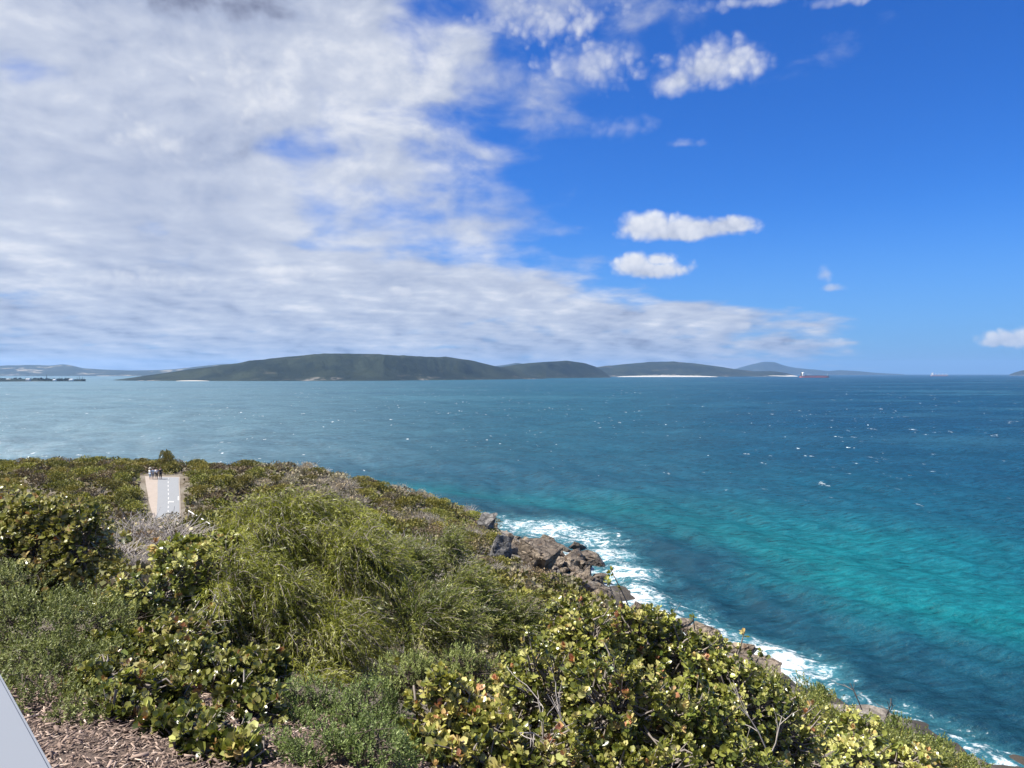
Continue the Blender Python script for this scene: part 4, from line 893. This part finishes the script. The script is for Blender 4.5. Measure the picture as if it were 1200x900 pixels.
broad_bush('low bush with the most orange-tipped leaves beside the small grey-green bush', [(520,835,4.7,55,50),(570,860,4.6,50,50),(490,890,4.4,60,50),(540,910,4.3,70,50)], 800, .055, M['broad_yellow'], 9, pick=220, orange=.07, gap=.24, tint0=.47)
broad_bush('large yellow-green broadleaf bush with a tall leafy sprig against the surf', [(690,765,5.7,68,55),(640,820,5.2,66,66),(720,840,4.9,80,70),(670,725,6.1,46,32),(740,745,5.9,45,40),(620,900,4.5,90,60),(745,920,4.5,80,60)], 2350, .043, M['broad'], 10, pick=300, orange=.03, gap=.26, tint0=.45,
           extra=[(716,668,5.9,745,730),(724,688,5.9,740,735),(712,680,5.9,738,730),(668,700,6.1,690,740),(690,705,6.,700,745)])
broad_bush('glossy broadleaf bush with upright leafy stems at the edge of the slope', [(800,785,5.9,72,50),(860,830,5.6,66,58),(800,860,5.0,80,66),(905,870,5.6,56,56),(850,915,4.8,90,50),(775,750,6.1,34,30)], 2250, .043, M['broad'], 11, pick=260, orange=.03, gap=.26, tint0=.45,
           extra=[(872,742,5.8,850,800),(866,757,5.8,850,800),(880,766,5.7,858,806),(893,764,5.7,862,810),(812,722,6.,815,775),(795,728,6.,800,775),(840,742,5.9,835,790)])
small_bush('fresh green small-leaved bush sloping down towards the wave-washed ledges', [(935,838,9.,62,36),(1000,872,9.3,62,34),(890,812,9.,42,28),(1060,888,9.6,60,28),(1100,905,9.8,56,26)], 4200, .034, M['smallg'], 12)
broad_bush('pale yellow broadleaf bush low on the slope beside the fresh green bush', [(985,893,7.6,62,38),(1060,905,7.8,58,32),(930,900,7.,60,40),(1010,858,8.2,30,26)], 900, .062, M['broad_yellow'], 13, orange=.06, gap=.1, tint0=.6)
small_bush('olive shrub crowning the steep slope just above the surf', [(1050,856,14,26,16),(1090,878,14,34,16),(1120,896,14,34,14),(960,812,16,18,12)], 1400, .05, M['smallg'], 14)
small_bush('low dull green bush on the slope below the willow-leaved bushes', [(690,740,13,40,26),(640,755,12,40,30)], 1500, .04, M['small'], 15)
bare_twigs('forked bleached branch reaching out of the dark gap in the large yellow-green bush', [(642,890,640,828,4.6),(640,870,598,850,4.55),(700,900,668,846,4.5)], 31, thick=.007)
bare_twigs('leaning grey branches in the dark gap of the low bush behind the mulch', [(225,860,262,812,4.9),(200,830,250,822,5.),(170,825,215,800,5.2),(260,850,300,815,4.8)], 32, thick=.009)
bare_twigs('slender bare twigs standing up against the white foam', [(762,765,752,700,6.6),(775,765,778,712,6.7),(745,760,730,715,6.6),(790,760,800,720,6.7)], 33, thick=.004, mat='twig')
bare_twigs('pale dry stems among the orange-tipped leaves left of the drooping bush', [(230,760,262,715,6.1),(215,745,232,700,6.3),(180,760,200,735,6.)], 34, thick=.008)
bare_twigs('pale upright stem inside the glossy broadleaf bush', [(905,890,880,835,5.),(905,880,925,850,5.)], 35, thick=.006)
bare_twigs('dead twigs poking above the olive shrub near the surf', [(1010,832,1005,800,12.),(1035,846,1045,818,12.)], 36, thick=.012, mat='twig')
# grey dead brush in the hollow below the path
for k, (px, py, Y, s) in enumerate(((165,662,30,2.1),(190,655,33,2.),(140,640,38,2.1),(185,625,44,2.4),(205,628,42,2.2),(160,618,48,2.2),(210,668,26,1.7),(480,645,40,2.),(450,640,44,2.),(520,650,36,1.6),(495,665,30,1.5))):
    c = at(px, py, Y); o = obj('dry_shrub', HEATH[4][1][k % 2], label=('tangled bleached dead brush in the hollow below the footpath' if k < 7 else 'bleached dead brush on the slope above the rocks'), category='shrub', group=('dead brush in the hollow' if k < 7 else 'dead brush above the rocks'))
    c = ground(px, py + 6, .9); o.location = (c[0], c[1], c[2] - 1.0); o.scale = (s * c[1] / 36, s * c[1] / 36, s * .62 * c[1] / 36); o.rotation_euler.z = k * 1.9

# ------------------------------------------------------------------ wood chip mulch and the white panel
M['mulch'] = mat_plain('mulch_bed', (.10, .07, .055), .95, .4, 20., bump=.8)
def chips():
    m, g, p, o = material('wood_chip'); t = g.attr('tint')
    g.link(g.ramp(t, [(0, (.09, .062, .05)), (.4, (.21, .145, .112)), (.75, (.36, .265, .21)), (1, (.54, .44, .36))]), p.inputs['Base Color']); p.inputs['Roughness'].default_value = .85
    r = np.random.default_rng(3); n = 42000
    x = r.uniform(-4.2, -.3, n); y = r.uniform(1.6, 5.0, n); z = terr(x, y) + r.uniform(.02, .07, n)
    L = r.gamma(3., .0075, n) + .008; W = L * r.uniform(.1, .3, n); T = W * .35; a = r.uniform(0, 6.283, n); tl = r.normal(0, .28, n); rl = r.normal(0, .5, n)
    d = np.stack([np.cos(a) * np.cos(tl), np.sin(a) * np.cos(tl), np.sin(tl)], 1); s_ = unit(np.cross(d, np.array([0, 0, 1.]) + 0 * d)); u = np.cross(s_, d); s2 = s_ * np.cos(rl)[:, None] + u * np.sin(rl)[:, None]; u2 = np.cross(s2, d)
    c = np.stack([x, y, z], 1); Vs = []
    for su in (-.5, .5):
        for sd_, ss in ((-.5, -.5), (.5, -.35), (.5, .35), (-.5, .5)): Vs.append(c + d * (L * sd_)[:, None] + s2 * (W * ss)[:, None] + u2 * (T * su)[:, None])
    V = np.stack(Vs, 1).reshape(-1, 3); b = np.arange(n)[:, None] * 8
    Fq = np.concatenate([b + np.array(f)[None] for f in ((4,5,6,7),(0,1,5,4),(1,2,6,5),(2,3,7,6),(3,0,4,7))]); ti = np.tile(np.clip(r.normal(.45, .24, n), 0, 1), 5)
    obj('wood_chips', mesh_np('wood_chips', V, [Fq], [m], {'tint': ('FACE', ti)}), kind='stuff', label='reddish brown wood chip mulch at the foot of the bushes', category='mulch')
chips()
xs2, ys2 = np.linspace(-5, .6, 60), np.linspace(.2, 5.4, 60); X2, Y2 = np.meshgrid(xs2, ys2, indexing='ij')
obj('garden_bed', mesh_np('garden_bed', np.stack([X2, Y2, terr(X2, Y2) + .02 + .03 * fbm(X2 * 3, Y2 * 3, 8)], 2).reshape(-1, 3), [grid_faces(60, 60)], [M['mulch']], None, True), kind='structure')
M['panel'] = mat_plain('pale_powder_coat', (.185, .20, .228), .3, .02, 2.); M['steel'] = mat_plain('grey_steel', (.35, .36, .37), .4, .08, 4., metallic=.8)
e0, e1 = at(62.5, 900, .95), at(-2, 781, 1.27); dirv = Vector(e1 - e0); dirv.z = 0; dirv.normalize()
t = thing('lookout_panel', 'smooth pale grey-white lookout panel edge beside the mulch', 'panel', (float(e0[0]), float(e0[1]), 28.25))
ang = math.atan2(dirv.y, dirv.x); t.rotation_euler.z = ang
bm = bmesh.new(); box_bm(bm, .15, .46, 29.5 - 28.25 - .02, 1.9, .92, .04); bm_obj('board', bm, M['panel'], t, .006)
for k in (-.5, .8):
    bm = bmesh.new(); box_bm(bm, k, .46, .6, .07, .07, 1.2); bm_obj('post', bm, M['steel'], t, .004)

# ------------------------------------------------------------------ sea haze
m = bpy.data.materials.new('sea_haze'); m.use_nodes = True; nt = m.node_tree; nt.nodes.clear(); o_ = nt.nodes.new('ShaderNodeOutputMaterial'); v_ = nt.nodes.new('ShaderNodeVolumePrincipled')
v_.inputs['Color'].default_value = (.34, .60, 1., 1); v_.inputs['Density'].default_value = 4.7e-5; v_.inputs['Anisotropy'].default_value = .2; nt.links.new(v_.outputs[0], o_.inputs['Volume'])
bm = bmesh.new(); box_bm(bm, 0, 0, 195, 46000, 46000, 410); bm_obj('haze', bm, m, None, kind='stuff')
